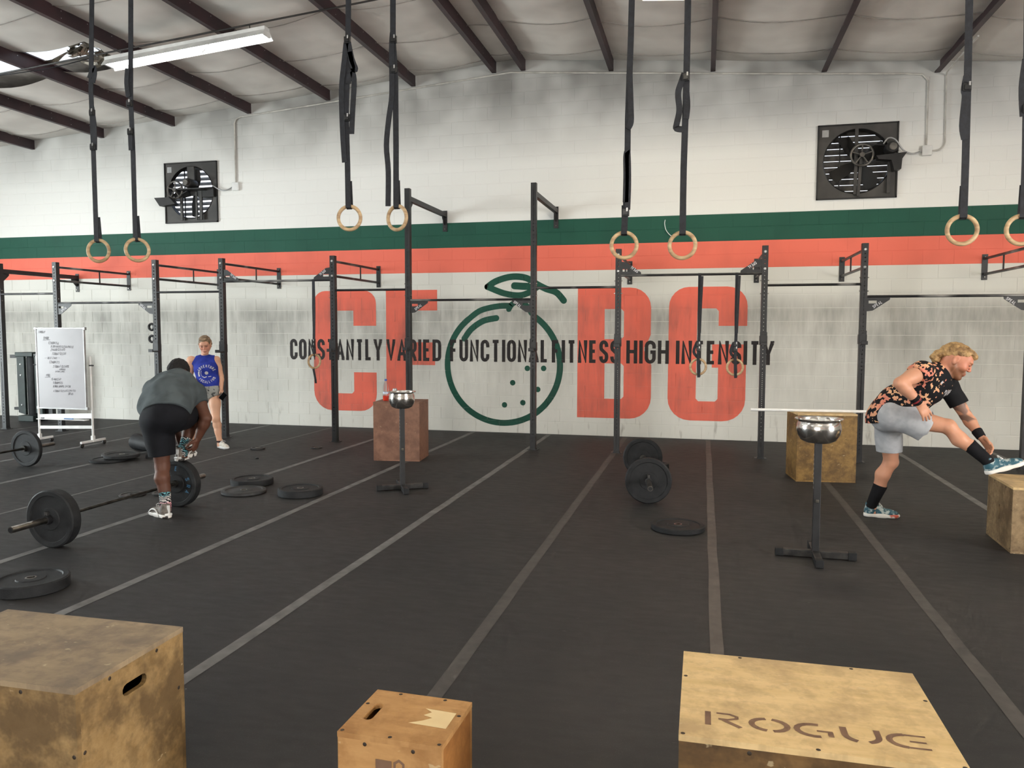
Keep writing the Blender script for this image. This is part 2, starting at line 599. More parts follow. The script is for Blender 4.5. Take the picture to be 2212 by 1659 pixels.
def polys_mesh(name, polys, fn, mat):
    """flat lettering: 2D polys mapped by fn(u, v) -> point"""
    vs, fs = [], []
    for i, p in enumerate(polys):  # hair-thin steps keep overlapping strokes from coinciding
        o = len(vs)
        w = [Vector(fn(q[0], q[1])) for q in p]
        nn = (w[1] - w[0]).cross(w[2] - w[0])
        nn = nn.normalized() * (1.2e-5 * (i % 9)) if nn.length > 1e-12 else nn * 0
        vs += [q + nn for q in w]
        fs.append(tuple(range(o, o + len(p))))
    me = bpy.data.meshes.new(name)
    me.from_pydata([tuple(v) for v in vs], [], fs)
    me.materials.append(mat)
    return me

# ================================================================== THE SETTING
RIDGE = -3.07


def z_ins(x):
    return 6.0 - 0.0805 * abs(x - RIDGE)


def z_pur(x):
    return 5.83 - 0.0805 * abs(x - RIDGE)


XL, XR, YB = -16.0, 9.5, -20.0
# ---- floor with taped lanes
fl = MB().box((XL - 0.3, YB - 0.3, -0.2), (XR + 0.3, 0.3, 0.0)).build('floor', M['floor'])
tag(fl, 'black rubber gym floor with long grey tape lanes', kind='structure')
random.seed(3)
for x, w, mt in ((-11.25, .05, 'tape'), (-9.95, .06, 'tape'), (-8.70, .07, 'tape'), (-7.46, .075, 'tape'), (-6.22, .035, 'tape'), (-4.93, .075, 'tape'), (-3.68, .075, 'tape'),
                 (-2.40, .075, 'tape'), (-1.172, .075, 'tape_dark'), (0.098, .07, 'tape_brown'), (1.36, .075, 'tape_dark'), (2.655, .075, 'tape'), (3.92, .075, 'tape')):
    b = MB()
    n = 60
    vs, fs = [], []
    for i in range(n + 1):
        y = -19.5 + 19.42 * i / n
        j = random.uniform(-.0035, .0035)
        for sx in (-1, 1):
            vs.append((x + sx * (w / 2) + j + random.uniform(-.0015, .0015), y, 0.0015))
    for i in range(n):
        fs.append((2 * i, 2 * i + 1, 2 * i + 3, 2 * i + 2))
    b.add(vs, fs)
    b.build('tape_strip', M[mt], fl)

# ---- mural wall of concrete blocks
FANS = [(-9.51, -8.435, 3.607, 4.68), (1.575, 2.665, 3.607, 4.68)]
XZ = Matrix(((1, 0, 0, 0), (0, 0, 1, 0), (0, 1, 0, 0), (0, 0, 0, 1)))  # (x, z, depth) -> world
outline = [(XL - .3, -0.2), (XR + .3, -0.2), (XR + .3, z_ins(XR + .3) + .1), (RIDGE, z_ins(RIDGE) + .1), (XL - .3, z_ins(XL - .3) + .1)]
holes = [[(a, c), (b, c), (b, d), (a, d)] for a, b, c, d in FANS]
wb_ = MB().prism([outline] + holes, 0.2, XZ @ Tm(0, 0, 0.0035))
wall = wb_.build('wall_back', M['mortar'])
tag(wall, 'painted concrete block wall with coral and green mural', kind='structure')
J = 0.0045
BL = 0.4064


def bounds(c):
    x0 = 0.2 if c % 2 else 0.0
    i0 = math.floor((XL - x0) / BL)
    return [(x0 + i * BL, x0 + (i + 1) * BL) for i in range(i0, int((XR - x0) / BL) + 1)]


def block_faces(x0, x1, z0, z1, d=0.0, ch=0.002, yb=0.012, cx=None):
    cx = (.0004 if z0 > 13 * K - .05 else .0012) if cx is None else cx
    vs = [(x0, yb, z0), (x1, yb, z0), (x1, yb, z1), (x0, yb, z1), (x0, d + ch, z0), (x1, d + ch, z0), (x1, d + ch, z1), (x0, d + ch, z1),
          (x0 + cx, d, z0 + ch), (x1 - cx, d, z0 + ch), (x1 - cx, d, z1 - ch), (x0 + cx, d, z1 - ch)]
    fs = [(8, 9, 10, 11)]
    for i in range(4):
        j = (i + 1) % 4
        fs.append((4 + i, 4 + j, 8 + j, 8 + i))
        fs.append((i, j, 4 + j, 4 + i))
    return vs, fs


def sub_rect(r, h):
    a, b, c, d = r
    e, f, g, i = h
    if b <= e or a >= f or d <= g or c >= i:
        return [r]
    out = []
    if a < e:
        out.append((a, e, c, d))
    if b > f:
        out.append((f, b, c, d))
    a2, b2 = max(a, e), min(b, f)
    if c < g:
        out.append((a2, b2, c, g))
    if d > i:
        out.append((a2, b2, i, d))
    return out


full, odd_ = [], []
RECTS = {}
for c in range(0, 29):
    RECTS[c] = []
    for a, b in bounds(c):
        zt = z_pur(a if abs(a - RIDGE) > abs(b - RIDGE) else b) - 0.02
        z0, z1 = c * K + J, (c + 1) * K - J
        if z0 > zt - 0.03:
            continue
        whole = True
        if z1 > zt:
            z1, whole = zt, False
        jx = .0004 if c >= 13 else .0022
        rs = [(a + jx, b - jx, z0, z1)]
        for h in FANS:
            rs = [q for r in rs for q in sub_rect(r, h)]
        if len(rs) != 1 or rs[0] != (a + jx, b - jx, z0, z1):
            whole = False
        for r in rs:
            if r[1] - r[0] > .02 and r[3] - r[2] > .02:
                RECTS[c].append(r)
                (full if whole else odd_).append(r)
full.sort(key=lambda r: -r[0] if r[0] < 4.3 else 99)
random.seed(5)
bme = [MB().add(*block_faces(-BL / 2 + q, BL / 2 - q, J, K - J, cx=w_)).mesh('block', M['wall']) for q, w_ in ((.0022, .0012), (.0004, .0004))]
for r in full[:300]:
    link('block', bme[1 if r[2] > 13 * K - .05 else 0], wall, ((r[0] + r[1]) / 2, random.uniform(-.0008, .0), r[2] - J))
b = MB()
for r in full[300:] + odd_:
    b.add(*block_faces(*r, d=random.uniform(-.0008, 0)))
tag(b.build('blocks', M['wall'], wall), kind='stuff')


# ---- mural, painted on the block faces only (joints stay bare)
def clip(poly, ax, val, keep_gt):
    out = []
    n = len(poly)
    for i in range(n):
        p, q = poly[i], poly[(i + 1) % n]
        ip = (p[ax] >= val) if keep_gt else (p[ax] <= val)
        iq = (q[ax] >= val) if keep_gt else (q[ax] <= val)
        if ip:
            out.append(p)
        if ip != iq:
            t = (val - p[ax]) / (q[ax] - p[ax])
            out.append((p[0] + (q[0] - p[0]) * t, p[1] + (q[1] - p[1]) * t))
    return out


def paint(name, polys, mat, lift, label=None):
    vs, fs = [], []
    for i, p in enumerate(polys):
        li = lift + 5e-5 * (i % 13)
        p = [(float(q[0]), float(q[1])) for q in p]
        lo = min(q[1] for q in p)
        hi = max(q[1] for q in p)
        xa = min(q[0] for q in p)
        xb = max(q[0] for q in p)
        for c in range(max(0, int(lo / K)), int(hi / K) + 1):
            for r in RECTS.get(c, []):
                if r[1] < xa or r[0] > xb:
                    continue
                g = clip(p, 0, r[0], True)
                g = clip(g, 0, r[1], False) if len(g) > 2 else g
                g = clip(g, 1, r[2], True) if len(g) > 2 else g
                g = clip(g, 1, r[3], False) if len(g) > 2 else g
                if len(g) > 2:
                    o = len(vs)
                    vs += [(x, -li, z) for x, z in g]
                    fs.append(tuple(range(o, o + len(g))))
    for i, p in enumerate(polys):  # thin coat of paint down in the joints
        o = len(vs)
        vs += [(float(q[0]), .0033 - lift * .25 - 4e-5 * (i % 13), float(q[1])) for q in p]
        fs.append(tuple(range(o, o + len(p))))
    me = bpy.data.meshes.new(name)
    me.from_pydata(vs, [], fs)
    me.materials.append(mat)
    o = link(name, me, wall)
    if label:
        o['label'] = label
    return o


def tess(loops):
    flat = [p for lp in loops for p in lp]
    return [[flat[i] for i in t] for t in tessellate_polygon([[Vector((x, y, 0)) for x, y in lp] for lp in loops])]


T, Bt = 2.36, 0.29
letC = arc(-5.43 - .22, T - .22, .22, .22, 0, 90) + arc(-6.60 + .22, T - .22, .22, .22, 90, 180) + arc(-6.61 + .34, Bt + .34, .34, .34, 180, 270) + arc(-5.43 - .3, Bt + .3, .3, .3, 270, 360) + \
    [(-5.43, .96), (-5.85, .96), (-5.85, .63), (-5.89, .59), (-6.18, .59), (-6.22, .63), (-6.22, 1.98), (-6.18, 2.02), (-5.85, 2.02), (-5.85, 1.76), (-5.43, 1.76)]
letF = [(-5.245, T), (-4.328, T), (-4.328, 2.016), (-4.858, 2.016), (-4.858, 1.483), (-4.37, 1.483), (-4.37, 1.10), (-4.862, 1.10), (-4.862, .30), (-5.25, .30)]
letB = [(-1.956, Bt), (-1.956, T)] + arc(-.80 - .32, T - .32, .32, .32, 90, 0) + [(-.80, 1.62), (-.85, 1.5), (-.90, 1.42), (-.90, 1.37), (-.84, 1.28), (-.785, 1.14)] + arc(-.785 - .34, Bt + .34, .34, .34, 0, -90)
hB1 = [(-1.525, 1.55), (-1.525, 2.025), (-1.26, 2.025), (-1.22, 1.985), (-1.22, 1.59), (-1.26, 1.55)]
hB2 = [(-1.52, .60), (-1.52, 1.165), (-1.255, 1.165), (-1.215, 1.125), (-1.215, .64), (-1.255, .60)]
letG = arc(.645 - .3, T - .3, .3, .3, 0, 90) + arc(-.525 + .3, T - .3, .3, .3, 90, 180) + arc(-.527 + .34, Bt + .34, .34, .34, 180, 270) + arc(.64 - .34, Bt + .34, .34, .34, 270, 360) + \
    [(.64, 1.478), (.135, 1.478), (.135, 1.118), (.23, 1.118), (.23, .635), (.19, .593), (-.06, .593), (-.10, .635), (-.095, 1.985), (-.055, 2.028), (.185, 2.028), (.225, 1.985), (.225, 1.76), (.645, 1.76)]
for ch, loops in (('C', [letC]), ('F', [letF]), ('B', [letB, hB1, hB2]), ('G', [letG])):
    paint('painted_letter', tess(loops), M['coral'], .0022, 'large coral block letter %s painted on the wall' % ch)


def smooth_line(pts, n=6, closed=False):
    P = [Vector(p) for p in pts]
    N = len(P)
    out = []
    for i in range(N if closed else N - 1):
        p0 = P[(i - 1) % N] if (closed or i > 0) else P[i]
        p1, p2 = P[i], P[(i + 1) % N]
        p3 = P[(i + 2) % N] if (closed or i + 2 < N) else p2
        for k in range(n):
            t = k / n
            out.append(0.5 * ((2 * p1) + (p2 - p0) * t + (2 * p0 - 5 * p1 + 4 * p2 - p3) * t * t + (3 * p1 - p0 - 3 * p2 + p3) * t ** 3))
    if not closed:
        out.append(P[-1])
    return [tuple(p) for p in out]


def disc(x, y, r, n=16):
    return [(x + r * math.cos(2 * PI * i / n), y + r * math.sin(2 * PI * i / n)) for i in range(n)]


def stroke(pts, w):
    sp = smooth_line(pts)
    return ribbon(sp, w) + [disc(*sp[0], w / 2), disc(*sp[-1], w / 2)]


ring = [(-3.094, 2.03), (-3.05, 2.10), (-2.98, 2.145), (-2.90, 2.15), (-2.80, 2.09), (-2.715, 1.965)]
circ = [(-3.194 + .955 * math.cos(math.radians(a)), 1.115 + .955 * math.sin(math.radians(a))) for a in range(128, 418, 4)]
paint('painted_fruit_outline', ribbon(circ, .10) + stroke(ring, .09) + stroke([circ[0], (-3.60, 2.0), (-3.40, 2.06), (-3.22, 2.085), (-3.08, 2.085)], .095), M['green'], .003, 'dark green painted outline of an orange fruit')
paint('painted_highlight', stroke([(-3.854, 1.548), (-3.732, 1.706), (-3.53, 1.839), (-3.305, 1.887)], .10), M['green'], .003)
leaf = stroke([(-3.455, 2.398), (-3.305, 2.49), (-3.058, 2.556), (-2.814, 2.536), (-2.619, 2.428), (-2.474, 2.355), (-2.306, 2.295), (-2.185, 2.165)], .105)
leaf += stroke([(-3.455, 2.398), (-3.181, 2.292), (-2.935, 2.254), (-2.764, 2.295), (-2.6, 2.40)], .10) + stroke([(-3.0, 2.41), (-2.85, 2.40), (-2.68, 2.395)], .115)
paint('painted_leaf', leaf, M['green'], .003, 'dark green painted leaf and stem')
for x, z in ((-2.78, 1.068), (-2.509, 1.071), (-3.026, .828), (-2.605, .726), (-3.164, .46), (-2.854, .504)):
    paint('painted_dot', [disc(x, z, .046)], M['green'], .003)
SW = 0.055
for word, xa, xb in (('CONSTANTLY', -7.067, -5.321), ('VARIED', -5.245, -4.262), ('FUNCTIONAL', -4.107, -2.429), ('FITNESS', -2.375, -1.286), ('HIGH', -1.177, -.516), ('INTENSITY', -.41, 1.043)):
    h = 0.308
    gap = SW * 1.55
    adv = sum(GLY[c][0] for c in word) * h
    sx = (xb - xa - SW - gap * (len(word) - 1)) / adv
    x = xa + SW / 2
    for ch in word:
        hh = h + (SW if ch in 'ILTHNUYVAKM' else 0)
        p, a = glyph_polys(ch, x, 1.168 + SW / 2, h, sx, SW)
        # square off stroke ends at the cap line
        ext = []
        for closed, pts in GLY[ch][1]:
            if not closed:
                for (e, d) in ((pts[0], pts[1]), (pts[-1], pts[-2])):
                    if abs(e[1] - d[1]) > abs(e[0] - d[0]) and (e[1] in (0, 1)):
                        s_ = 1 if e[1] == 1 else -1
                        ex, ez = x + e[0] * h * sx, 1.168 + SW / 2 + e[1] * h
                        ext.append([(ex - SW / 2, ez), (ex + SW / 2, ez), (ex + SW / 2, ez + s_ * SW / 2), (ex - SW / 2, ez + s_ * SW / 2)])
        zl, zh = 1.168, 1.168 + SW + h
        pp = [clip(clip([(q[0], q[1]) for q in g], 1, zl, True) or [], 1, zh, False) for g in p + ext]
        paint('slogan_letter', [g for g in pp if len(g) > 2], M['blackpaint'], .0038)
        x += a + gap

# ---- the other walls (off camera) with two open roll-up doors
b = MB()
for y0, y1, z0, z1 in ((YB, -9.3, 0, 5.2), (-5.1, 0.0, 0, 5.2), (-9.3, -5.1, 3.6, 5.2)):
    b.box((XL - .2, y0, z0), (XL, y1, z1))
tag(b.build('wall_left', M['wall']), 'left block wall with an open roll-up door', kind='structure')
b = MB()
for y0, y1, z0, z1 in ((YB, -13.5, 0, 5.2), (-9.5, 0.0, 0, 5.2), (-13.5, -9.5, 3.6, 5.2)):
    b.box((XR, y0, z0), (XR + .2, y1, z1))
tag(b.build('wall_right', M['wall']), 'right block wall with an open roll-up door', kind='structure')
b = MB()
for x0, x1, z0, z1 in ((XL, -5.6, 0, 6.2), (-.4, XR, 0, 6.2), (-5.6, -.4, 3.8, 6.2)):
    b.box((x0, YB - .2, z0), (x1, YB, z1))
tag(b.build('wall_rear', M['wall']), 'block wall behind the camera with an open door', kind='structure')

# ---- roof: deck, sagging insulation bays, purlins
PX = [-15.40, -13.87, -12.35, -10.79, -9.28, -7.74, -6.23, -4.69, -3.31, -2.83, -1.43, .10, 1.67, 3.17, 4.70, 6.22, 7.74, 9.26]
SKY = (-11.9, -8.15, -3.35, -2.5)  # skylight strip x0 x1 y0 y1
ceil_b = MB()


def deck(x0, x1, y0, y1):
    za, zb = z_ins(x0) + .14, z_ins(x1) + .14
    vs = [(x0, y0, za), (x1, y0, zb), (x1, y1, zb), (x0, y1, za)]
    ceil_b.add(vs + [(x, y, z + .03) for x, y, z in vs], [(3, 2, 1, 0), (4, 5, 6, 7), (0, 1, 5, 4), (1, 2, 6, 5), (2, 3, 7, 6), (3, 0, 4, 7)])


deck(XL - .3, RIDGE, YB - .3, SKY[2])
deck(XL - .3, RIDGE, SKY[3], .3)
deck(XL - .3, SKY[0], SKY[2], SKY[3])
deck(SKY[1], RIDGE, SKY[2], SKY[3])
deck(RIDGE, XR + .3, YB - .3, .3)
ceil = ceil_b.build('ceiling', M['seam'])
tag(ceil, 'low pitched metal roof lined with sagging white insulation', kind='structure')
random.seed(11)
edges = [XL] + PX + [XR]
SEAMS = [-0.55, -1.75, -3.0, -4.25, -5.5, -6.75, -8.0, -9.3, -10.6, -12, -13.4, -14.8, -16.2, -17.6, -19]
for i in range(len(edges) - 1):
    x0, x1 = edges[i], edges[i + 1]
    ys = sorted(set([YB, 0.0, SKY[2], SKY[3]] + [s + d for s in SEAMS for d in (-.6, -.3, -.05, 0, .05, .3)]))
    ys = [y for y in ys if YB <= y <= 0]
    nu = 8
    sag = .075 * min(1, (x1 - x0) / 1.4)
    ph = random.uniform(0, .25)
    sk = random.uniform(-.12, .12)

    def ins_pt(u, y):
        x = x0 + (x1 - x0) * u
        s = sag * (1 - (2 * u - 1) ** 2)
        near = min(abs(y - (q + ph)) for q in SEAMS)
        s *= 1 + .35 * min(near / .6, 1) * math.cos(y * 1.7 + i)
        s += .012 * math.sin(7 * y + 5 * u + i) * (1 - (2 * u - 1) ** 2)
        s *= min(1.0, .15 + abs(y) / .5)
        return (x, y, z_ins(x) - s - (.012 if near < .06 else 0))
    vs = [ins_pt(u / nu, y) for y in ys for u in range(nu + 1)]
    fs = []
    for a in range(len(ys) - 1):
        for u in range(nu):
            xc = x0 + (x1 - x0) * (u + .5) / nu
            yc = (ys[a] + ys[a + 1]) / 2
            if SKY[0] < xc < SKY[1] and SKY[2] < yc < SKY[3]:
                continue
            o = a * (nu + 1) + u
            fs.append((o, o + 1, o + nu + 2, o + nu + 1))
    MB().add(vs, fs, True).build('insulation_panel', M['insul'], ceil)
    # taped seams crossing the bay as sagging arcs
    sb = MB()
    for q in SEAMS:
        y = q + ph
        if y > -.1 or (SKY[2] - .1 < y < SKY[3] + .1 and x0 < SKY[1] and x1 > SKY[0]):
            continue
        pts = [ins_pt(u / nu, y + sk * (u / nu - .5)) for u in range(nu + 1)]
        pts = [(p[0], p[1], p[2] - .006) for p in pts]
        sb.tube(pts, .0055, 5, cap=False)
    sb.build('seam', M['seam'], ceil)
# purlin: Z section with rows of pale bolts, one mesh shared by all
L_ = 20.0
prof = [(0, .20), (.065, .20), (.065, .182), (.062, .182), (.062, .197), (.004, .197), (.004, 0), (-.001, 0), (-.066, 0), (-.066, .018), (-.063, .018), (-.063, .004), (0, .004)]
pb = MB().prism([prof], L_, Matrix(((1, 0, 0, 0), (0, 0, -1, 0), (0, 1, 0, 0), (0, 0, 0, 1))))
pb.cur = 1
for k in range(46):
    y = -.35 - k * .42
    for z, xf in ((.05, .004), (.135, .004)):
        if random.random() < .75:
            pb.add([(xf + .004, y - .008, z), (xf + .004, y, z - .008), (xf + .004, y + .008, z), (xf + .004, y, z + .008)], [(0, 1, 2, 3)])
pme = pb.mesh('purlin', [M['purlin'], M['bolt']])
for x in PX:
    link('purlin', pme, ceil, (x, -.002, z_pur(x)))
# skylight: corrugated translucent panel and torn foil edges
vs, fs = [], []
n = 40
for k in range(n + 1):
    y = SKY[2] - .1 + (SKY[3] - SKY[2] + .2) * k / n
    for x in (SKY[0] - .1, -10.0, SKY[1] + .1):
        vs.append((x, y, z_ins(x) + .16 + .015 * math.sin(k * 1.57)))
for k in range(n):
    for u in range(2):
        o = k * 3 + u
        fs.append((o, o + 1, o + 4, o + 3))
sky = MB().add(vs, fs, True).build('window_1', M['skylight'])
tag(sky, 'corrugated translucent skylight panel behind torn insulation', kind='structure')
random.seed(21)
for k in range(26):
    y = SKY[2] + random.uniform(0, .85)
    xa = SKY[1] + .1 - random.uniform(.0, .85) * (1 if k % 3 else .5)
    ln = random.uniform(.25, .8)
    w = random.uniform(.03, .12)
    vs = []
    for q in range(6):
        x = xa - ln * .5 + ln * q / 5
        z = z_ins(x) + .02 + .05 * math.sin(q * 1.3 + k) + random.uniform(-.02, .02)
        vs += [(x, y - w / 2, z), (x, y + w / 2, z + random.uniform(-.05, .05))]
    MB().add(vs, [(2 * q, 2 * q + 1, 2 * q + 3, 2 * q + 2) for q in range(5)], True).build('torn_foil', M['foil'], sky)
# straps hang from a pipe clamped under the purlins
MB().tube([(-8, -5.95, z_pur(-8) - .03), (RIDGE, -5.95, z_pur(RIDGE) - .03), (4.6, -5.95, z_pur(4.6) - .03)], .024, 10).build('support_pipe', M['rig'], ceil)

# ================================================================== LAMPS, FANS, CONDUIT
def fixture(xc, y, length, tube, label, group='strip lights under the roof', drop=.16, lit=True):
    s = -0.0805 if xc > RIDGE else 0.0805
    ang = math.atan(-s) if False else math.atan(s)
    z = z_pur(xc) - drop
    t = thing('strip_light', label, 'lamp', (xc, y, z), 0, group)
    t.rotation_euler = (0, -ang, 0)
    h = length / 2
    MB().box((-h, -.06, 0), (h, .06, .06), bev=.006).build('housing', M['white'], t)
    b = MB()
    for sy in (-1, 1):
        b.prism([[(.055 * sy, .01), (.125 * sy, -.075), (.13 * sy, -.072), (.06 * sy, .014)]], length, Matrix(((0, 0, 1, -h), (1, 0, 0, 0), (0, 1, 0, 0), (0, 0, 0, 1))))
    b.build('reflector', M['white'], t)
    for sy in (-.045, .045):
        MB().tube([(-h + .04, sy, -.035), (h - .04, sy, -.035)], .018, 8).build('lamp_tube', M[tube], t)
    for sx in (-1, 1):
        MB().box((sx * (h - .02) - .015, -.08, -.055), (sx * (h - .02) + .015, .08, .0), bev=.004).build('lamp_holder', M['white'], t)
        MB().tube([(sx * h * .8, 0, .06), (sx * h * .8, 0, drop)], .006, 6).build('hanger', M['conduit_dark'], t)
    MB().tube(smooth_line([(h * .35, -.10, -.06), (h * .33, -.12, -.10), (h * .28, -.13, -.16), (h * .25, -.12, -.13), (h * .24, -.11, -.07)]), .006, 6).build('pull_cord', M['white'], t)
    return t


fixture(-6.72, -3.15, 2.44, 'tube_cool', 'bright fluorescent strip light hanging at upper left under the purlins', drop=.13)
fixture(.47, -3.15, 2.44, 'tube_warm', 'warm strip light just cut off by the top of the picture', drop=.09)
for x, y, tb, wh in ((6.6, -3.15, 'tube_warm', 'beyond the right picture edge'), (-12.8, -3.15, 'tube_cool', 'beyond the left picture edge'), (-6.7, -9.2, 'tube_cool', 'over the left foreground box'), (.47, -9.2, 'tube_warm', 'over the lettered foreground box'),
                     (6.2, -9.2, 'tube_warm', 'right of the camera'), (-12.5, -10, 'tube_cool', 'left of the camera'), (-6.7, -14.5, 'tube_cool', 'behind the camera to the left'), (.47, -14.5, 'tube_warm', 'behind the camera')):
    fixture(x, y, 2.44, tb, 'strip light out of frame ' + wh, 'strip lights out of frame')

# conduit carried under the purlins past the strip light
cz = lambda x: z_pur(x) - .022
t = thing('ceiling_conduit', 'dark conduit running across under the purlins to the strip light', 'conduit', (-6, -3.2, cz(-6)))
MB().tube([(x + 6, 0.0, cz(x) - cz(-6)) for x in (-13.5, -8.2, -5.3, RIDGE)], .012, 8).build('pipe', M['conduit_dark'], t)
MB().tube([(x + 6, 0.05, cz(x) - cz(-6) - .012 + .02 * math.sin(x * 3)) for x in np.linspace(-13.5, -8.2, 14)], .007, 6).build('cable', M['plastic_black'], t)

# wall conduit and junction boxes
t = thing('wall_conduit', 'painted conduit along the wall top dropping to the left fan switch', 'conduit', (-8.06, -.02, 4.2))
o = Vector((-8.06, -.02, 4.2))
pts = [(-8.06, -.02, 4.28), (-8.06, -.02, 5.30), (-8.03, -.02, 5.37), (-7.95, -.02, 5.405)] + [(x, -.02, z_pur(x) - .035) for x in (-7.0, -5.0, RIDGE, -1.0, 1.0)] + [(2.75, -.02, 5.335), (2.95, -.02, 5.31), (3.02, -.02, 5.22), (3.03, -.02, 4.33)]
MB().tube([Vector(p) - o for p in pts], .013, 8).build('pipe', M['conduit'], t)
MB().box((-.065, -.03, -.06), (.065, .02, .08), bev=.008).build('junction_box', M['white'], t)
MB().tube([Vector(p) - o for p in smooth_line([(-8.12, -.04, 4.2), (-8.22, -.05, 4.15), (-8.35, -.05, 4.16), (-8.5, -.06, 4.24)])], .011, 8).build('flexible_cable', M['alu'], t)
t = thing('fan_switch_box', 'white junction box with looped cable beside the right fan', 'switch box', (3.035, -.02, 4.24))
o = Vector((3.035, -.02, 4.24))
MB().box((-.065, -.04, -.065), (.065, .02, .075), bev=.01).build('box_body', M['white'], t)
MB().lathe([(0, 0), (.012, 0), (.012, -.02), (0, -.02)], 10, Tm(0, -.03, 0) @ Rm(PI / 2, 'X')).build('toggle', M['alu'], t)
MB().tube([Vector(p) - o for p in smooth_line([(3.10, -.02, 4.24), (3.2, -.02, 4.25), (3.265, -.02, 4.33), (3.265, -.02, 4.5), (3.255, -.02, 5.2), (3.25, -.04, 5.28), (3.22, -.3, 5.285), (3.2, -1.5, 5.29)])], .011, 8).build('pipe', M['conduit'], t)
MB().tube([Vector(p) - o for p in smooth_line([(2.97, -.03, 4.24), (2.85, -.04, 4.21), (2.72, -.07, 4.26), (2.6, -.13, 4.4), (2.5, -.16, 4.42), (2.44, -.16, 4.34)])], .011, 8).build('flexible_cable', M['alu'], t)


def exhaust_fan(x0, x1, z0, z1, flip, open_a, label):
    w, h = x1 - x0, z1 - z0
    t = thing('exhaust_fan', label, 'fan', ((x0 + x1) / 2, 0, z0), 0, 'exhaust fans in the mural wall')
    cz_ = h / 2
    R = .455
    sq = [(-w / 2, 0), (w / 2, 0), (w / 2, h), (-w / 2, h)]
    FX = Matrix(((1, 0, 0, 0), (0, 0, 1, 0), (0, 1, 0, 0), (0, 0, 0, 1)))
    MB().prism([sq, disc(0, cz_, R, 48)], .012, FX @ Tm(0, 0, -.02)).build('fan_panel', M['fan'], t)
    b = MB()
    for a, c in (((-w / 2, 0), (w / 2, .018)), ((-w / 2, h - .018), (w / 2, h)), ((-w / 2, 0), (-w / 2 + .018, h)), ((w / 2 - .018, 0), (w / 2, h))):
        b.box((a[0], -.035, a[1]), (c[0], .2, c[1]))
    b.build('fan_housing', M['fan_dark'], t)
    FY = Tm(0, 0, cz_) @ Rm(PI / 2, 'X')
    MB().lathe([(R + .012, .02), (R, .03), (R - .005, -.05), (R, -.05), (R + .012, .02)], 48, FY).build('venturi_ring', M['fan_dark'], t)
    # shutter: slats with daylight between them
    n = 11
    for k in range(n):
        zc = .05 + (h - .1) * (k + .5) / n
        p = (h - .1) / n * 1.06
        m = Tm(0, .15, zc) @ Rm(open_a, 'X')
        MB().box((-w / 2 + .02, -.004, -p / 2), (w / 2 - .02, .004, p / 2), m).build('louvre', M['louvre'], t)
    for xx in (-w * .2, w * .02):
        MB().box((xx - .008, .10, .02), (xx + .008, .112, h - .02)).build('shutter_rod', M['fan_dark'], t)
    s = -1 if flip else 1
    hub = (0.05 * s if not flip else -.26, -.11, cz_ + (.07 if not flip else .04))
    mot = (.42, -.15, cz_ + .13) if not flip else (.11, -.17, cz_ + .12)
    # fan blades behind the panel
    bl = MB()
    hx = .03 if not flip else .02
    for k in range(4):
        a = k * PI / 2 + (.55 if not flip else 1.57)
        m = Tm(hx, .06, cz_) @ Rm(-a, 'Y') @ Rm(.42, 'X')
        bl.prism([[(.04, -.05), (.22, -.11), (.40, -.10), (.425, 0), (.40, .10), (.2, .09), (.04, .05)]], .005, m @ Matrix(((1, 0, 0, 0), (0, 0, 1, 0), (0, 1, 0, 0), (0, 0, 0, 1))))
    bl.lathe([(0, -.04), (.06, -.04), (.06, .04), (0, .04)], 16, Tm(hx, .06, cz_) @ Rm(PI / 2, 'X'))
    bl.build('fan_blades', M['fan_dark'], t)
    # pulley wheel with spokes
    pw = MB()
    pw.tube([(.15 * math.cos(2 * PI * k / 32), 0, .15 * math.sin(2 * PI * k / 32)) for k in range(32)], .016, 8, closed=True)
    for k in range(5):
        a = 2 * PI * k / 5 + .3
        pw.tube([(.03 * math.cos(a), 0, .03 * math.sin(a)), (.14 * math.cos(a), 0, .14 * math.sin(a))], .011, 6)
    pw.lathe([(0, -.03), (.035, -.03), (.035, .03), (0, .03)], 14, Rm(PI / 2, 'X'))
    pw.build('pulley_wheel', M['louvre'], t, hub)
    MB().tube([(hub[0], hub[1], hub[2]), (hub[0] * .3, .06, hub[2])], .018, 10).build('shaft', M['fan_dark'], t)
    # motor with small pulley and belt
    MB().lathe([(0, -.12), (.07, -.12), (.085, -.10), (.085, .10), (.07, .12), (0, .12)], 20, Tm(*mot) @ (Rm(PI / 2, 'X') if not flip else Rm(PI / 2, 'X'))).build('motor', M['fan_dark'], t)
    MB().lathe([(0, -.02), (.05, -.02), (.05, .02), (0, .02)], 20, Tm(mot[0], mot[1] - .14, mot[2]) @ Rm(PI / 2, 'X')).build('motor_pulley', M['louvre'], t)
    b = MB()
    for dz in (-1, 1):
        b.bar((hub[0], hub[1] - .01, hub[2] + dz * .155), (mot[0], hub[1] - .01, mot[2] + dz * .05), .008, .012)
    b.build('belt', M['plastic_black'], t)
    # struts and motor bracket
    b = MB()
    if not flip:
        b.bar((-.02, -.05, h - .08), (-.02, -.05, .06), .045, .02, (0, 1, 0))
        b.bar((.05, -.06, hub[2]), (.02, -.06, .03), .04, .03, (0, 1, 0))
        b.bar((.42, -.06, mot[2] - .1), (.42, -.06, .06), .04, .03, (0, 1, 0))
    else:
        b.box((-.04, -.06, cz_ + .1), (.10, -.03, h - .09))
        b.bar((-.16, -.07, cz_ - .06), (-.16, -.07, .04), .045, .03, (0, 1, 0))
        b.bar((.24, -.07, cz_ + .02), (.24, -.07, .04), .05, .03, (0, 1, 0))
        b.bar((.14, -.06, cz_), (.14, -.06, .04), .03, .02, (0, 1, 0))
    b.build('strut', M['fan'], t)
    b = MB()
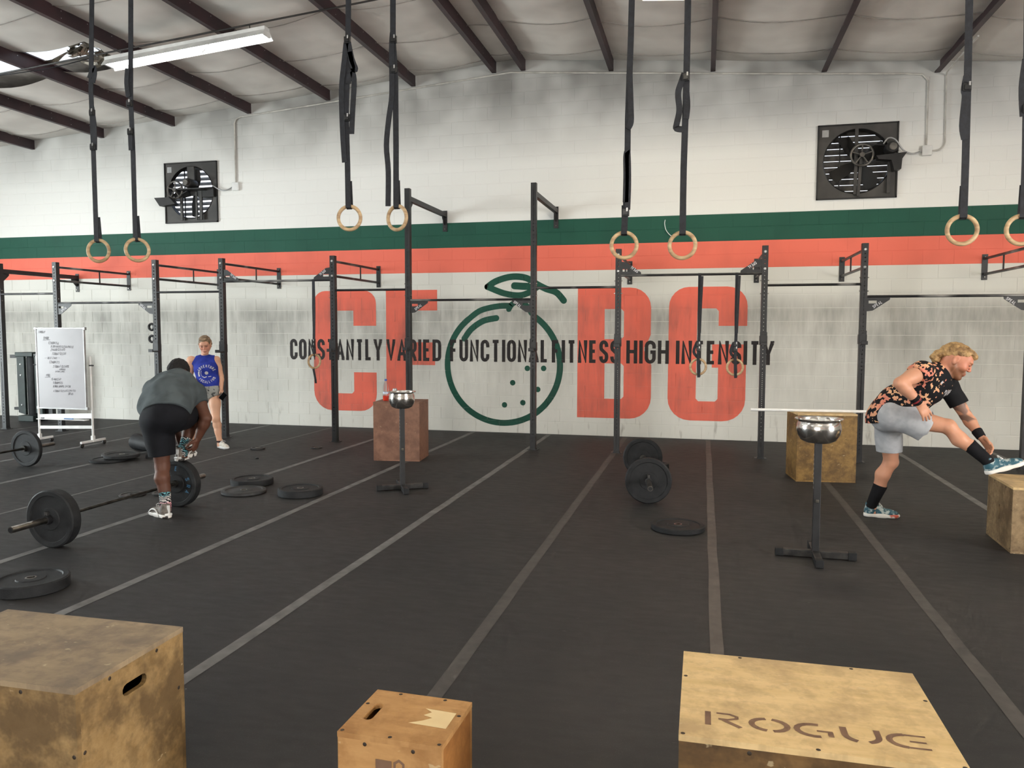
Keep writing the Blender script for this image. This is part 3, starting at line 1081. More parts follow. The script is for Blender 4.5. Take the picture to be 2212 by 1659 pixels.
    if not flip:
        b.prism([[(.22, 0), (.62, .03), (.56, -.06), (.55, -.2), (.46, -.22), (.42, -.07), (.25, -.05)]], .14, FX @ Tm(0, mot[2] - .10, -.22))
    else:
        b.prism([[(-.63, 0), (-.33, .0), (-.2, -.12), (-.4, -.14), (-.52, -.15)]], .12, FX @ Tm(0, cz_ - .10, -.20))
        b.box((-.1, -.26, mot[2] - .11), (.36, -.06, mot[2] - .09))
        b.box((.18, -.08, cz_ - .1), (.5, -.03, cz_ + .06))
    b.build('motor_bracket', M['fan_dark'], t)
    MB().box((-w / 2 + .06, -.0225, h - .17), (-w / 2 + .15, -.0205, h - .07)).build('rating_plate', M['alu'], t)
    return t


exhaust_fan(*FANS[0], True, math.radians(-47), 'square exhaust fan on the left half of the wall with bright shutters')
exhaust_fan(*FANS[1], False, math.radians(-27), 'square exhaust fan on the right half of the wall beside a junction box')
cw = MB().tube(smooth_line([(-.604, -.02, 3.39), (-.61, -.03, 3.33), (-.59, -.03, 3.24), (-.54, -.02, 3.17), (-.495, -.012, 3.136)]), .006, 6).build('loose_cord', M['white'])
tag(cw, 'short white cord hooked on the wall above the green stripe edge', 'cord')

# ================================================================== PULL-UP RIG
YR = -1.67
UX = [-11.49, -10.352, -8.453, -7.256, -5.375, -4.181, -2.316, -1.136, .762, 1.962, 3.845]
TALL = (5, 6)
rig = thing('pull_up_rig', 'long black steel pull-up rig bolted to the mural wall', 'pull-up rig', (0, YR, 0))


def upright_mesh(H):
    b = MB()
    hw = .038
    zs = []
    z = .12
    while z < H - .05:
        zs.append(z)
        z += .0254 if .55 < z < 1.12 else .0508
    for y, s in ((-hw, 1), (hw, -1)):
        prev = 0.0
        for i, z in enumerate(zs):
            top = (z + zs[i + 1]) / 2 if i + 1 < len(zs) else H
            bot = prev
            prev = top
            r = .0082
            outer = [(-hw, bot), (0, bot), (hw, bot), (hw, z), (hw, top), (0, top), (-hw, top), (-hw, z)]
            inner = [(r * math.cos(a), z + r * math.sin(a)) for a in [math.radians(q) for q in (225, 270, 315, 0, 45, 90, 135, 180)]]
            vs = [(x, y, q) for x, q in outer] + [(x, y, q) for x, q in inner]
            b.add(vs, [((k, (k + 1) % 8, 8 + (k + 1) % 8, 8 + k) if s > 0 else (8 + k, 8 + (k + 1) % 8, (k + 1) % 8, k)) for k in range(8)])
    for x in (-hw, hw):
        b.add([(x, -hw, 0), (x, hw, 0), (x, hw, H), (x, -hw, H)], [(0, 1, 2, 3)])
    b.box((-hw, -hw, H), (hw, hw, H + .004))
    return b.mesh('upright', M['rig'])


um_s, um_t = upright_mesh(2.785), upright_mesh(3.72)
foot_me = MB().box((-.075, -.06, 0), (.075, .06, .008)).box((-.045, -.045, .008), (.045, .045, .02)).mesh('foot_plate', M['rig'])
bolt_me = MB().lathe([(0, -.012), (.012, -.012), (.019, -.004), (.02, 0), (0, 0)], 12, Rm(-PI / 2, 'X')).mesh('bolt', M['bolt'])
dark_bolt_me = MB().lathe([(0, -.014), (.009, -.014), (.010, 0), (0, 0)], 8, Rm(-PI / 2, 'X')).mesh('bolt', M['steel'])


def wall_plate(par, x, zc, h):
    p = MB().box((-.038, -.008, -h / 2), (.038, 0, h / 2), bev=.002).build('wall_plate', M['rig'], par, (x, -YR - .004, zc))
    for dz in (-h / 2 + .04, h / 2 - .04):
        link('bolt', dark_bolt_me, p, (0, -.008, dz))
    return p


ladder = MB()
for z in (2.71, 2.49):
    ladder.tube([(0, .036, z), (0, -YR - .01, z)], .019, 10)
ladder.tube([(0, .95, 2.49), (0, .95, 2.71)], .011, 8)
ladder_me = ladder.mesh('wall_arm', M['bar_worn'])
beam_me = {}
for i, x in enumerate(UX):
    tall = i in TALL
    u = link('upright', um_t if tall else um_s, rig, (x, 0, 0))
    link('foot_plate', foot_me, u)
    if tall or i == 0:
        zb = 3.585 if tall else 2.665
        MB().bar((x, .036, zb), (x, -YR - .01, zb), .06, .07).build('wall_beam', M['rig'], rig)
        tri = [(0, 0), (.14, 0), (.14, -.03), (.03, -.13), (0, -.13)]
        for y0, sy in ((.038, 1), (-YR - .012, -1)):
            m = Matrix(((0, 0, 1, x - .004), (sy, 0, 0, y0), (0, 1, 0, zb - .035), (0, 0, 0, 1)))
            MB().prism([tri], .008, m).build('brace', M['rig'], rig)
        wall_plate(rig, x, zb - .10, .34)
    else:
        link('wall_arm', ladder_me, rig, (x, 0, 0))
        wall_plate(rig, x, 2.59, .36)
        for z in (2.71, 2.49):
            link('bolt', bolt_me, u, (0, -.038, z))
    for z in ((2.36, 2.19) if i % 2 else (2.34, 2.17)):
        MB().tube([(-.055, 0, 0), (.055, 0, 0)], .008, 6).build('cross_bolt', M['steel'], u, (0, -.015, z))

tri = [(0, 0), (.27, 0), (.265, -.03), (.07, -.165), (0, -.175)]
slot = [(.02, -.04), (.115, -.04), (.115, -.075), (.02, -.075)]
for i in range(len(UX) - 1):
    xa, xb = UX[i] + .038, UX[i + 1] - .038
    wide = xb - xa > 1.5
    up_bar = i in (3, 7)
    z = (2.43 if up_bar else 2.12) if wide else 2.277
    MB().tube([(xa, -.02, z), (xb, -.02, z)], .0165, 10).build('crossbar', M['bar_worn'], rig)
    if wide:
        sz = -1 if up_bar else 1
        for x0, sx in ((xa, 1), (xb, -1)):
            m = Matrix(((sx, 0, 0, x0), (0, 0, 1, -.03), (0, sz, 0, z - .012 * sz), (0, 0, 0, 1)))
            g = MB().prism([tri, slot], .008, m).build('gusset', M['rig'], rig)
            p, w = text_polys('SPEAL', 0, 0, .034, 1.0, .007, .012)
            a = math.atan2(.135, .195)
            # lettering runs along the sloping edge
            if sz > 0 and sx > 0:
                fn = lambda u, v: (x0 + .085 + u * math.cos(a) - v * math.sin(a) * 1, -.0315, z - .012 - .135 + u * math.sin(a) + v * math.cos(a))
            elif sz > 0:
                fn = lambda u, v: (x0 - .245 + u * math.cos(a) + v * math.sin(a), -.0315, z - .012 - .035 - u * math.sin(a) + v * math.cos(a) - .0)
            elif sx > 0:
                fn = lambda u, v: (x0 + .235 - u * math.cos(a) - v * math.sin(a) * 1, -.0315, z + .012 + .05 + u * math.sin(a) - v * math.cos(a))
            else:
                fn = lambda u, v: (x0 - .085 - u * math.cos(a) + v * math.sin(a), -.0315, z + .012 + .145 - u * math.sin(a) - v * math.cos(a))
            link('gusset_lettering', polys_mesh('gusset_lettering', p, fn, M['white_print']), g)

# j-hooks hung in the uprights
jb = MB()
jb.box((-.045, -.050, 0), (.045, -.040, .17), bev=.002).box((.040, -.05, .0), (.048, .03, .12)).box((-.048, -.05, 0), (-.040, .03, .12))
jb.box((-.04, -.16, -.006), (.04, -.04, .012), bev=.003).box((-.04, -.17, -.006), (.04, -.155, .04), bev=.004)
j_me = jb.mesh('hook_body', M['rig'])
jpin = MB().tube([(0, -.05, .14), (0, .045, .14)], .0075, 8).mesh('pin', M['steel'])
names = {2: 'beside the crouching man', 3: 'next to the woman in blue', 4: 'right of the single hanging ring', 5: 'on the tall upright nearer the letter F', 6: 'on the tall upright crossing the painted orange',
         7: 'on the upright crossing the letter B', 8: 'on the upright at the slogan end', 9: 'on the upright behind the stretching man'}
for i, z in ((2, 1.34), (3, 1.34), (4, 1.37), (5, 1.40), (6, 1.40), (7, 1.47), (8, 1.50), (9, 1.52)):
    j = thing('rack_hook', 'black steel bar hook ' + names[i], 'rack hook', (UX[i], YR, z), 0, 'bar hooks on the rig uprights')
    link('hook_body', j_me, j)
    link('pin', jpin, j)
for k, z in enumerate((1.73, 1.54)):
    c = thing('barbell_clamp', ('upper' if k == 0 else 'lower') + ' round black clamp hung on the upright beside the crouching man', 'clamp', (UX[2] - .085, YR - .02, z), 0, 'clamps hung on an upright')
    MB().tube([(.048 * math.cos(2 * PI * q / 20), 0, .048 * math.sin(2 * PI * q / 20)) for q in range(20)], .02, 8, closed=True).build('clamp_ring', M['plastic_black'], c)
    MB().box((.03, -.02, -.02), (.075, .02, .03), bev=.005).build('clamp_lever', M['plastic_black'], c)


# ================================================================== GYMNASTIC RINGS
def strap_mesh(b, pts, w=.042, th=.006, y=0.0):
    """flat webbing swept through (x, z[, y]) points, wide across x"""
    P = [Vector((p[0], p[2] if len(p) > 2 else y, p[1])) for p in pts]
    vs, fs = [], []
    n = len(P)
    for i, p in enumerate(P):
        d = (P[min(i + 1, n - 1)] - P[max(i - 1, 0)]).normalized()
        s = Vector((0, 1, 0)).cross(d)
        if s.length < 1e-4:
            s = Vector((1, 0, 0))
        s.normalize()
        t = d.cross(s)
        ww = pts[i][3] if len(pts[i]) > 3 else w
        vs += [p - s * ww / 2 - t * th / 2, p + s * ww / 2 - t * th / 2, p + s * ww / 2 + t * th / 2, p - s * ww / 2 + t * th / 2]
    for i in range(n - 1):
        for k in range(4):
            fs.append((4 * i + k, 4 * i + (k + 1) % 4, 4 * i + 4 + (k + 1) % 4, 4 * i + 4 + k))
    fs += [(3, 2, 1, 0), (4 * n - 4, 4 * n - 3, 4 * n - 2, 4 * n - 1)]
    return b.add(vs, fs)


ring_me = MB().tube([(.1015 * math.cos(2 * PI * k / 48), 0, .1015 * math.sin(2 * PI * k / 48)) for k in range(48)], .016, 12, closed=True).mesh('ring', M['birch'])
buck_me = MB().box((-.028, -.012, -.03), (.028, .012, .03), bev=.004).box((-.02, -.022, -.022), (.02, -.01, .012), bev=.003).mesh('buckle', M['plastic_black'])
tip_me = MB().box((-.006, -.009, -.014), (.006, -.004, .014)).mesh('buckle_pin', M['bolt'])


def hung_ring(x, y, zc, ztop, label, rot=0.0, main=None, tails=(), buckles=(), group='rings on long straps from the roof', xtop=None, w=.05, rscale=1.0):
    t = thing('gymnastic_ring', label, 'gym ring', (x, y, zc), 0, group)
    r = link('ring', ring_me, t)
    r.rotation_euler = (0, 0, rot)
    r.scale = (rscale,) * 3
    top = ztop - zc
    xt = (xtop - x) if xtop is not None else 0.0
    zr = .1015 * rscale
    b = MB()
    main = main or []
    pts = [(0, zr + .02, -.022)] + [(p[0], p[1], -.012) + tuple(p[2:]) for p in main] + [(xt, top, 0)]
    strap_mesh(b, [(p[0], p[1], p[2]) + tuple(p[3:]) for p in pts], w)
    # loop under the top of the ring
    strap_mesh(b, [(0, zr + .02, -.022), (0, zr - .012, -.021), (0, zr - .024, 0), (0, zr - .012, .021), (0, zr + .03, .02), (0, zr + .22, .006)], w)
    b.build('strap', M['webbing'], t)
    for tl in tails:
        bb = MB()
        strap_mesh(bb, smooth3(tl), w * .95)
        bb.build('strap_tail', M['webbing'], t)
    for bx, bz in buckles:
        k = link('buckle', buck_me, t, (bx, -.02, bz))
        link('buckle_pin', tip_me, k, (.012, -.014, .02))
    return t


def smooth3(pts):
    ps = [(p[0], p[2] if len(p) > 2 else -.02, p[1]) for p in pts]
    return [(q[0], q[2], q[1]) for q in smooth_line(ps, 4)]


zt = lambda x: z_pur(x) - .05
RY = -5.95
hung_ring(-5.686, RY, 2.445, zt(-5.635), 'far left wooden ring of the leftmost strap pair', .25, [(-.008, 1.0), (-.012, 1.5)], [[(-.02, 1.62), (.03, 1.72), (.045, 1.66), (.02, 1.58)], [(.015, .95), (.022, 1.15), (.0, 1.35)]], [(.0, 1.30), (-.004, .98)], xtop=-5.62)
hung_ring(-5.247, RY, 2.443, zt(-5.2), 'second wooden ring from the left, turned half edge-on', .85, [(-.005, .9), (-.012, 1.4)], [[(-.03, 1.42), (-.045, 1.55), (-.03, 1.68)], [(-.02, .93), (-.022, 1.06), (-.02, 1.12)]], [(-.02, 1.36), (-.02, 1.10)], xtop=-5.20)
hung_ring(-3.051, RY, 2.672, zt(-3.0), 'wooden ring with looped strap tail above the letter C', .12, [(-.006, .45), (-.014, .9), (.01, 1.4)],
          [[(-.03, .48), (-.045, .75), (-.05, 1.1), (-.02, 1.35), (.0, 1.5)], [(.04, .72), (.055, .95), (.07, 1.18), (.04, 1.26), (.015, 1.15)], [(.02, 1.5), (.05, 1.36), (.085, 1.27), (.06, 1.28), (.03, 1.42)]], [(.01, 1.52), (.0, .86)], xtop=-3.0)
hung_ring(-2.601, RY, 2.658, zt(-2.6), 'wooden ring with doubled strap left of the tall upright', -.3, [(.0, .6), (.0, 1.2), (-.02, 1.5)],
          [[(-.075, .10), (-.07, .4), (-.085, .62), (-.06, .85), (-.03, 1.05), (-.03, 1.4), (-.02, 1.56)]], [(-.01, 1.50), (-.012, 1.25)], xtop=-2.61)
hung_ring(-.637, RY, 2.375, zt(-.6), 'left wooden ring of the pair above the letter B', .1, [(.012, .3), (.02, .55), (.02, 1.0), (.035, 1.6)],
          [[(.025, .28), (.03, .5), (.022, .73), (.01, .70), (.012, .55), (.01, .34)], [(.02, .92), (.045, .97), (.042, 1.1), (.03, 1.35)]], [(.012, .26)], xtop=-.58, w=.048)
hung_ring(-.175, RY, 2.364, zt(-.18), 'right wooden ring of the pair above the letter G', -.08, [(.0, .6), (.01, 1.2)],
          [[(.0, .90), (-.06, .91), (-.058, .95), (-.04, 1.05), (-.052, 1.18), (-.03, 1.26), (-.005, 1.33)], [(.012, .98), (.02, 1.08), (.012, 1.18)]], [(.005, 1.30)], xtop=-.16)
hung_ring(1.83, RY, 2.426, zt(1.8), 'wooden ring above the stretching man', .05, [(.0, .5), (-.01, 1.2)], [[(-.012, .65), (-.03, .75), (-.02, .95), (-.028, 1.0), (-.015, 1.1)]], [(-.012, 1.02)], xtop=1.79)
hung_ring(2.219, RY, 2.415, zt(2.15), 'wooden ring cut off by the right picture edge', .05, [(.0, .5), (-.02, 1.2)], [[(-.03, .8), (-.045, 1.0), (-.03, 1.2)]], [(-.01, .85)], xtop=2.15)
# three shorter rings hung from the rig
hung_ring(-5.69, YR - .03, 1.215, 2.447, 'single wooden ring hanging from the rig beside the letter C, edge-on', 1.05, [(.006, .5), (.0, .8)], [[(.02, 1.2), (.025, .8), (.012, .3), (0, .1)], [(-.01, -.1), (.02, -.25), (.03, -.33)]], [(.0, .30), (.0, .24)], 'rings on short straps from the rig', w=.034)
for x, lb in ((-.06, 'left'), (.413, 'right')):
    t = hung_ring(x, YR - .03, 1.205, 2.447, lb + ' wooden ring of the rig pair in front of the letter G', .1, [(.005, .45), (.0, .7)], [[(.03, 1.2, -.02), (.018, .8), (.01, .45)], [(-.02, .33), (-.06, .2), (.0, .12)], [(.0, .2, -.035), (.002, .0, -.05), (.01, -.14, -.04)], [(.0, .2, .02), (.01, .0, .035), (.016, -.13, .03)]], [(.0, .30), (.0, .24)], 'rings on short straps from the rig', w=.04)


# ================================================================== PLYO BOXES
PL = {
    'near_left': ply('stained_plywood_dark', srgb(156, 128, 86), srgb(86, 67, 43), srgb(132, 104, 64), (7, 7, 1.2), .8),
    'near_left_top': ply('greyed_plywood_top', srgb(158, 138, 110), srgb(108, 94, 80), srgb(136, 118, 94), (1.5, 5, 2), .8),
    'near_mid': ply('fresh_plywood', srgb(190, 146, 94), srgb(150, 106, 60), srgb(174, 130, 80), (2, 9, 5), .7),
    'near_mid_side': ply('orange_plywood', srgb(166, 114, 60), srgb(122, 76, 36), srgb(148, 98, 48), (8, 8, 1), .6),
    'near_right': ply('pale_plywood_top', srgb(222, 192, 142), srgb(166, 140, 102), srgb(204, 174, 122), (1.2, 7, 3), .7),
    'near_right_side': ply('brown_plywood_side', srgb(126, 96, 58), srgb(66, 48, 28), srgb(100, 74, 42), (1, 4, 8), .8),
    'reddish': ply('reddish_board', srgb(138, 100, 80), srgb(98, 66, 52), srgb(122, 86, 68), (1, 1, 3), .6),
    'golden': ply('golden_plywood', srgb(146, 114, 62), srgb(82, 60, 30), srgb(122, 92, 46), (8, 8, 1), .8),
    'grey_ply': ply('grey_brown_plywood', srgb(150, 128, 96), srgb(88, 70, 50), srgb(124, 102, 74), (8, 8, 1.4), .8),
}
M['ply_edge'] = pm('plywood_edge', srgb(196, 168, 122), srgb(130, 104, 72), 0.6, scale=40, stretch=(.3, .3, 3))
M['edge_worn'] = pm('worn_grey_edge', srgb(168, 150, 132), srgb(140, 122, 104), 0.6, scale=20)
screw_me = MB().lathe([(0, .0006), (.006, .0006), (.007, 0)], 8).mesh('screw', pm('screw_hole', srgb(56, 42, 28), srgb(40, 30, 20), .6))


def slot_loop(cx, cy, w, h, n=5):
    """rounded hand slot, long axis along local x if w > h"""
    r = min(w, h) / 2
    if w >= h:
        return arc(cx + w / 2 - r, cy, r, r, -90, 90, n) + arc(cx - w / 2 + r, cy, r, r, 90, 270, n)
    return arc(cx, cy + h / 2 - r, r, r, 0, 180, n) + arc(cx, cy - h / 2 + r, r, r, 180, 360, n)


def plyo_box(label, loc, rz, w, d, h, mats, slots=None, screws=(), t=.018):
    """hollow box: six screwed panels; w along x, d along y"""
    o = thing('plyo_box', label, 'plyo box', loc, rz, 'wooden plyo boxes')
    slots = slots or {}
    defs = {
        'top': ((w, d), Tm(-w / 2, -d / 2, h - t)),
        'bottom': ((w - .002, d - .002), Tm(-w / 2 + .001, -d / 2 + .001, 0)),
        'front': ((w - .002, h - 2 * t), Matrix(((1, 0, 0, -w / 2 + .001), (0, 0, -1, -d / 2 + t + .001), (0, 1, 0, t), (0, 0, 0, 1)))),
        'back': ((w - .002, h - 2 * t), Matrix(((-1, 0, 0, w / 2 - .001), (0, 0, 1, d / 2 - t - .001), (0, 1, 0, t), (0, 0, 0, 1)))),
        'right': ((d - 2 * t - .002, h - 2 * t), Matrix(((0, 0, 1, w / 2 - t - .001), (1, 0, 0, -d / 2 + t + .001), (0, 1, 0, t), (0, 0, 0, 1)))),
        'left': ((d - 2 * t - .002, h - 2 * t), Matrix(((0, 0, -1, -w / 2 + t + .001), (-1, 0, 0, d / 2 - t - .001), (0, 1, 0, t), (0, 0, 0, 1)))),
    }
    for nm, ((a, b_), mt) in defs.items():
        loops = [[(0, 0), (a, 0), (a, b_), (0, b_)]]
        if nm in slots:
            cx, cy, sw, sh = slots[nm]
            loops.append(slot_loop(a / 2 + cx, b_ / 2 + cy, sw, sh))
        mm = MB().prism(loops, t)
        side = mats.get(nm, mats['side'])
        p = link('panel', mm.mesh('panel', [PL[side]]), o, mw=mt)
        if nm in ('top', 'front', 'right', 'left'):
            for i in range(5):
                for j in range(4):
                    if i in (0, 4) or j in (0, 3):
                        if (i + j) % 2 == 0 and nm in screws:
                            link('screw', screw_me, p, (.012 + (a - .024) * i / 4, .012 + (b_ - .024) * j / 3, t))
    return o


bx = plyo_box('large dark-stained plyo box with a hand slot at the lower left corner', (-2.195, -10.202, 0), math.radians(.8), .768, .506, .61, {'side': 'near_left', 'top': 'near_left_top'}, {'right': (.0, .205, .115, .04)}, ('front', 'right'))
bm_ = plyo_box('small pale plyo box with a slot in its top, bottom centre', (-.932, -9.986, 0), math.radians(-1.5), .355, .30, .406, {'side': 'near_mid', 'right': 'near_mid_side', 'top': 'near_mid'}, {'top': (-.122, -.0, .034, .115)}, ('top', 'front'))
# torn-off pale patch and stencilled marks on the small box
patch = [(.152, .06), (.04, .065), (.07, .045), (.05, .02), (.085, .01), (.06, -.015), (.02, -.04), (.152, -.045)]
link('bare_patch', polys_mesh('bare_patch', tess([patch]), lambda u, v: (u, v, .4066), pm('bare_wood', srgb(232, 208, 160), srgb(220, 190, 140), .6)), bm_)
M['stencil'] = pm('brown_stencil_ink', srgb(104, 76, 60), srgb(126, 96, 74), .7, scale=12)
link('stencil_mark', polys_mesh('stencil_mark', [[(-.045, .20), (.01, .20), (.01, .335), (-.045, .335)]] + ribbon([(.02, .26), (.02, .33), (.035, .34), (.05, .33), (.05, .26)], .008), lambda u, v: (u, -.1502, v), M['stencil']), bm_)
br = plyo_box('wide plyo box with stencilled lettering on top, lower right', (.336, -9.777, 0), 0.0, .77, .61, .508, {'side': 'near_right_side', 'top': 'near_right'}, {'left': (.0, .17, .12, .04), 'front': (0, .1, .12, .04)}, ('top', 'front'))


def stencil_rogue():
    """wide stencilled capitals with the stencil bridges left open"""
    P, out = [], []
    H, Wd = .105, .098

    def arcband(cx, cy, rx, ry, a0, a1, w):
        return ribbon(arc(cx, cy, rx, ry, a0, a1, 10), w)
    x = 0
    P += [[(x, 0), (x + .018, 0), (x + .018, H), (x, H)]]
    P += ribbon([(x + .035, H - .006), (x + .075, H - .006), (x + .095, H - .02), (x + .095, H - .035), (x + .07, H - .05), (x + .04, H - .05)], .012)
    P += ribbon([(x + .055, .05), (x + .105, .004)], .016)
    out.append(P)
    P = []
    x = .135
    for s in (0, 1):
        P += arcband(x + .055, H / 2, .052, H / 2 - .008, 100 + 180 * s, 260 + 180 * s, .018)
    out.append(P)
    P = []
    x = .265
    P += arcband(x + .055, H / 2, .052, H / 2 - .008, 75, 285, .018)
    P += ribbon([(x + .06, H * .48), (x + .105, H * .48)], .012) + ribbon([(x + .098, H * .48), (x + .098, .015)], .016)
    out.append(P)
    P = []
    x = .395
    P += ribbon([(x + .008, H)] + arc(x + .055, .052, .047, .046, 180, 250, 6), .02)
    P += ribbon(arc(x + .055, .052, .047, .046, 290, 360, 6) + [(x + .102, H)], .018)
    out.append(P)
    P = []
    x = .52
    P += arcband(x + .055, H / 2, .05, H / 2 - .008, 95, 265, .018)
    P += ribbon([(x + .05, H - .008), (x + .11, H - .008)], .011) + ribbon([(x + .06, H / 2), (x + .105, H / 2)], .011) + ribbon([(x + .05, .008), (x + .11, .008)], .011)
    out.append(P)
    return out


for pl in stencil_rogue():
    link('stencil_letter', polys_mesh('stencil_letter', pl, lambda u, v: (-.31 + u * .985, -.225 + v * .8, .5086), M['stencil']), br)
plyo_box('grey-brown plyo box under the raised foot at the right edge', (2.69, -5.51, 0), math.radians(-2.5), .762, .61, .508, {'side': 'grey_ply', 'top': 'near_right'}, {'left': (0, .0, .04, .12)}, ('left',))
plyo_box('tall reddish-brown plyo box holding the bottle', (-3.845, -2.815, 0), math.radians(7), .61, .508, .762, {'side': 'reddish', 'top': 'reddish'}, None, ('right',))
plyo_box('tall golden-brown plyo box under the white pipe', (1.325, -2.93, 0), math.radians(7), .64, .508, .765, {'side': 'golden', 'top': 'near_right'}, None, ())

# things standing on the boxes
pp = MB().tube([(0, 0, 0), (1.62, .05, .006)], .0165, 12).build('plastic_pipe', M['white'], None, (.545, -3.06, .783))
tag(pp, 'long white plastic pipe lying across the golden plyo box', 'pipe')
t = thing('drink_bottle', 'clear plastic bottle with red drink and blue cap', 'bottle', (-4.025, -2.90, .762))
tg = NT('clear_plastic')
gb = tg.n('BsdfGlass', {'Color': (.96, .97, .98, 1), 'Roughness': .05, 'IOR': 1.15})
tb_ = tg.n('BsdfTransparent', {'Color': (.93, .95, .96, 1)})
mx = tg.n('MixShader', {0: .35, 1: tb_, 2: gb})
tg.t.links.new(mx.outputs[0], tg.out.inputs[0])
MB().lathe([(0, 0), (.036, .0), (.04, .01), (.04, .08), (.037, .09), (.037, .12), (.041, .14), (.041, .17), (.034, .205), (.018, .24), (.014, .25), (.014, .262)], 20).build('bottle_body', tg.m, t)
MB().lathe([(0, .004), (.035, .004), (.0385, .012), (.0385, .07), (0, .07)], 20).build('red_drink', pm('red_drink', srgb(214, 62, 40), srgb(196, 48, 32), .2), t)
MB().lathe([(.0365, .092), (.0378, .092), (.0378, .12), (.0365, .12)], 20).build('bottle_label', pm('clear_label', srgb(196, 206, 222), srgb(170, 184, 208), .4), t)
MB().lathe([(0, .285), (.017, .285), (.017, .262), (0, .262)], 14).build('cap', pm('blue_cap', srgb(40, 86, 176), None, .4), t)
t = thing('drink_can', 'small silver can beside the bottle on the reddish plyo box', 'can', (-3.89, -2.92, .762))
MB().lathe([(0, 0), (.026, 0), (.031, .008), (.031, .145), (.027, .16), (.028, .165), (.024, .16), (0, .16)], 20).build('can_body', M['alu'], t)
MB().lathe([(.0313, .03), (.0313, .13)], 20).build('can_print', pm('pale_can_print', srgb(214, 208, 200), srgb(160, 150, 150), .4, scale=30), t)


# ================================================================== CHALK STANDS
def chalk_stand(label, loc, rz, bowl_r, leg):
    t = thing('chalk_stand', label, 'chalk bowl', loc, rz, 'chalk bowls on posts')
    MB().box((-.025, -.025, .05), (.025, .025, .87), bev=.003).build('post', M['rig'], t)
    b = MB()
    for k in range(8):
        b.box((-.027, -.006, .52 + k * .035), (-.0252, .006, .535 + k * .035))
    b.build('post_holes', M['alu'], t)
    MB().box((-.012, -.035, .42), (.012, -.024, .444), bev=.003).build('pin', M['steel'], t)
    for k in range(4):
        a = k * PI / 2
        m = Rm(a, 'Z')
        l = MB().box((.0, -.026, .008), (leg, .026, .058), m, .003).build('leg', M['iron'], t)
        MB().box((leg - .055, -.029, .004), (leg + .004, .029, .061), m, .004).build('rubber_foot', M['rubber'], l)
    R = bowl_r
    prof = [(.03, .865), (R * .55, .867), (R * .78, .885), (R * .93, .925), (R * .985, .965), (R * .97, 1.0), (R * .91, 1.022), (R * .93, 1.032), (R * 1.06, 1.037), (R * 1.08, 1.041), (R * 1.06, 1.045), (R * .93, 1.04), (R * .89, 1.02), (R * .95, .965), (R * .9, .925), (R * .74, .893), (R * .5, .878), (0, .876)]
    MB().lathe(prof, 48).build('bowl', M['chrome'], t)
    ch = MB()
    ch.lathe([(R * .82, .99), (R * .5, .995), (0, 1.0)], 24)
    ch.build('chalk_powder', pm('chalk', srgb(236, 234, 230), srgb(206, 204, 200), .9, scale=20), t)
    random.seed(4)
    for k in range(3):
        MB().box((-.03, -.022, 0), (.03, .022, .04), Tm(random.uniform(-.07, .04), random.uniform(-.04, .06), 1.0) @ Rm(random.uniform(0, 3), 'Z') @ Rm(.3, 'X'), .008).build('chalk_block', M['white'], t)
    return t


chalk_stand('chalk bowl stand in front of the golden plyo box, nearer the camera', (.838, -6.28, 0), math.radians(-1.5), .158, .28)
chalk_stand('chalk bowl stand in front of the reddish plyo box', (-3.067, -4.72, 0), math.radians(30), .138, .27)


# ================================================================== BARBELLS AND PLATES
def plate_parts(r, t, rubber, parent, mw, steel=True):
    k = r / .225
    pr = [(.026, .004), (.085 * k, .004), (.09 * k, .006 + t * .05), (.178 * k, .006 + t * .05), (.185 * k, .001), (.215 * k, 0), (r, min(.008, t * .2)), (r, t - min(.008, t * .2)), (.215 * k, t), (.185 * k, t - .001), (.178 * k, t * .95 - .006), (.09 * k, t * .95 - .006), (.085 * k, t - .004), (.026, t - .004), (.026, .004)]
    p = link('bumper_plate' if parent else 'plate_body', MB().lathe(pr, 48).mesh('plate', rubber), parent, mw=mw)
    return p


insert_me = {}


def insert_for(t):
    if t not in insert_me:
        insert_me[t] = MB().lathe([(.0252, .002), (.034, .002), (.034, .0046), (.034, t - .0046), (.034, t - .002), (.0252, t - .002), (.0252, .002)], 24).mesh('steel_insert', M['steel'])
    return insert_me[t]


def floor_plate(label, x, y, z, r, t, rubber='rubber', tilt=(0, 0), group='weight plates lying on the floor', name='weight_plate', ins=True):
    o = thing(name, label, 'weight plate', (x, y, z), random.uniform(0, 3), group)
    o.rotation_euler = (tilt[0], tilt[1], random.uniform(0, 3))
    p = plate_parts(r, t, M[rubber], o, Matrix())
    p.name = 'rubber_disc'
    if ins:
        link('steel_insert', insert_for(t), p)
    return o


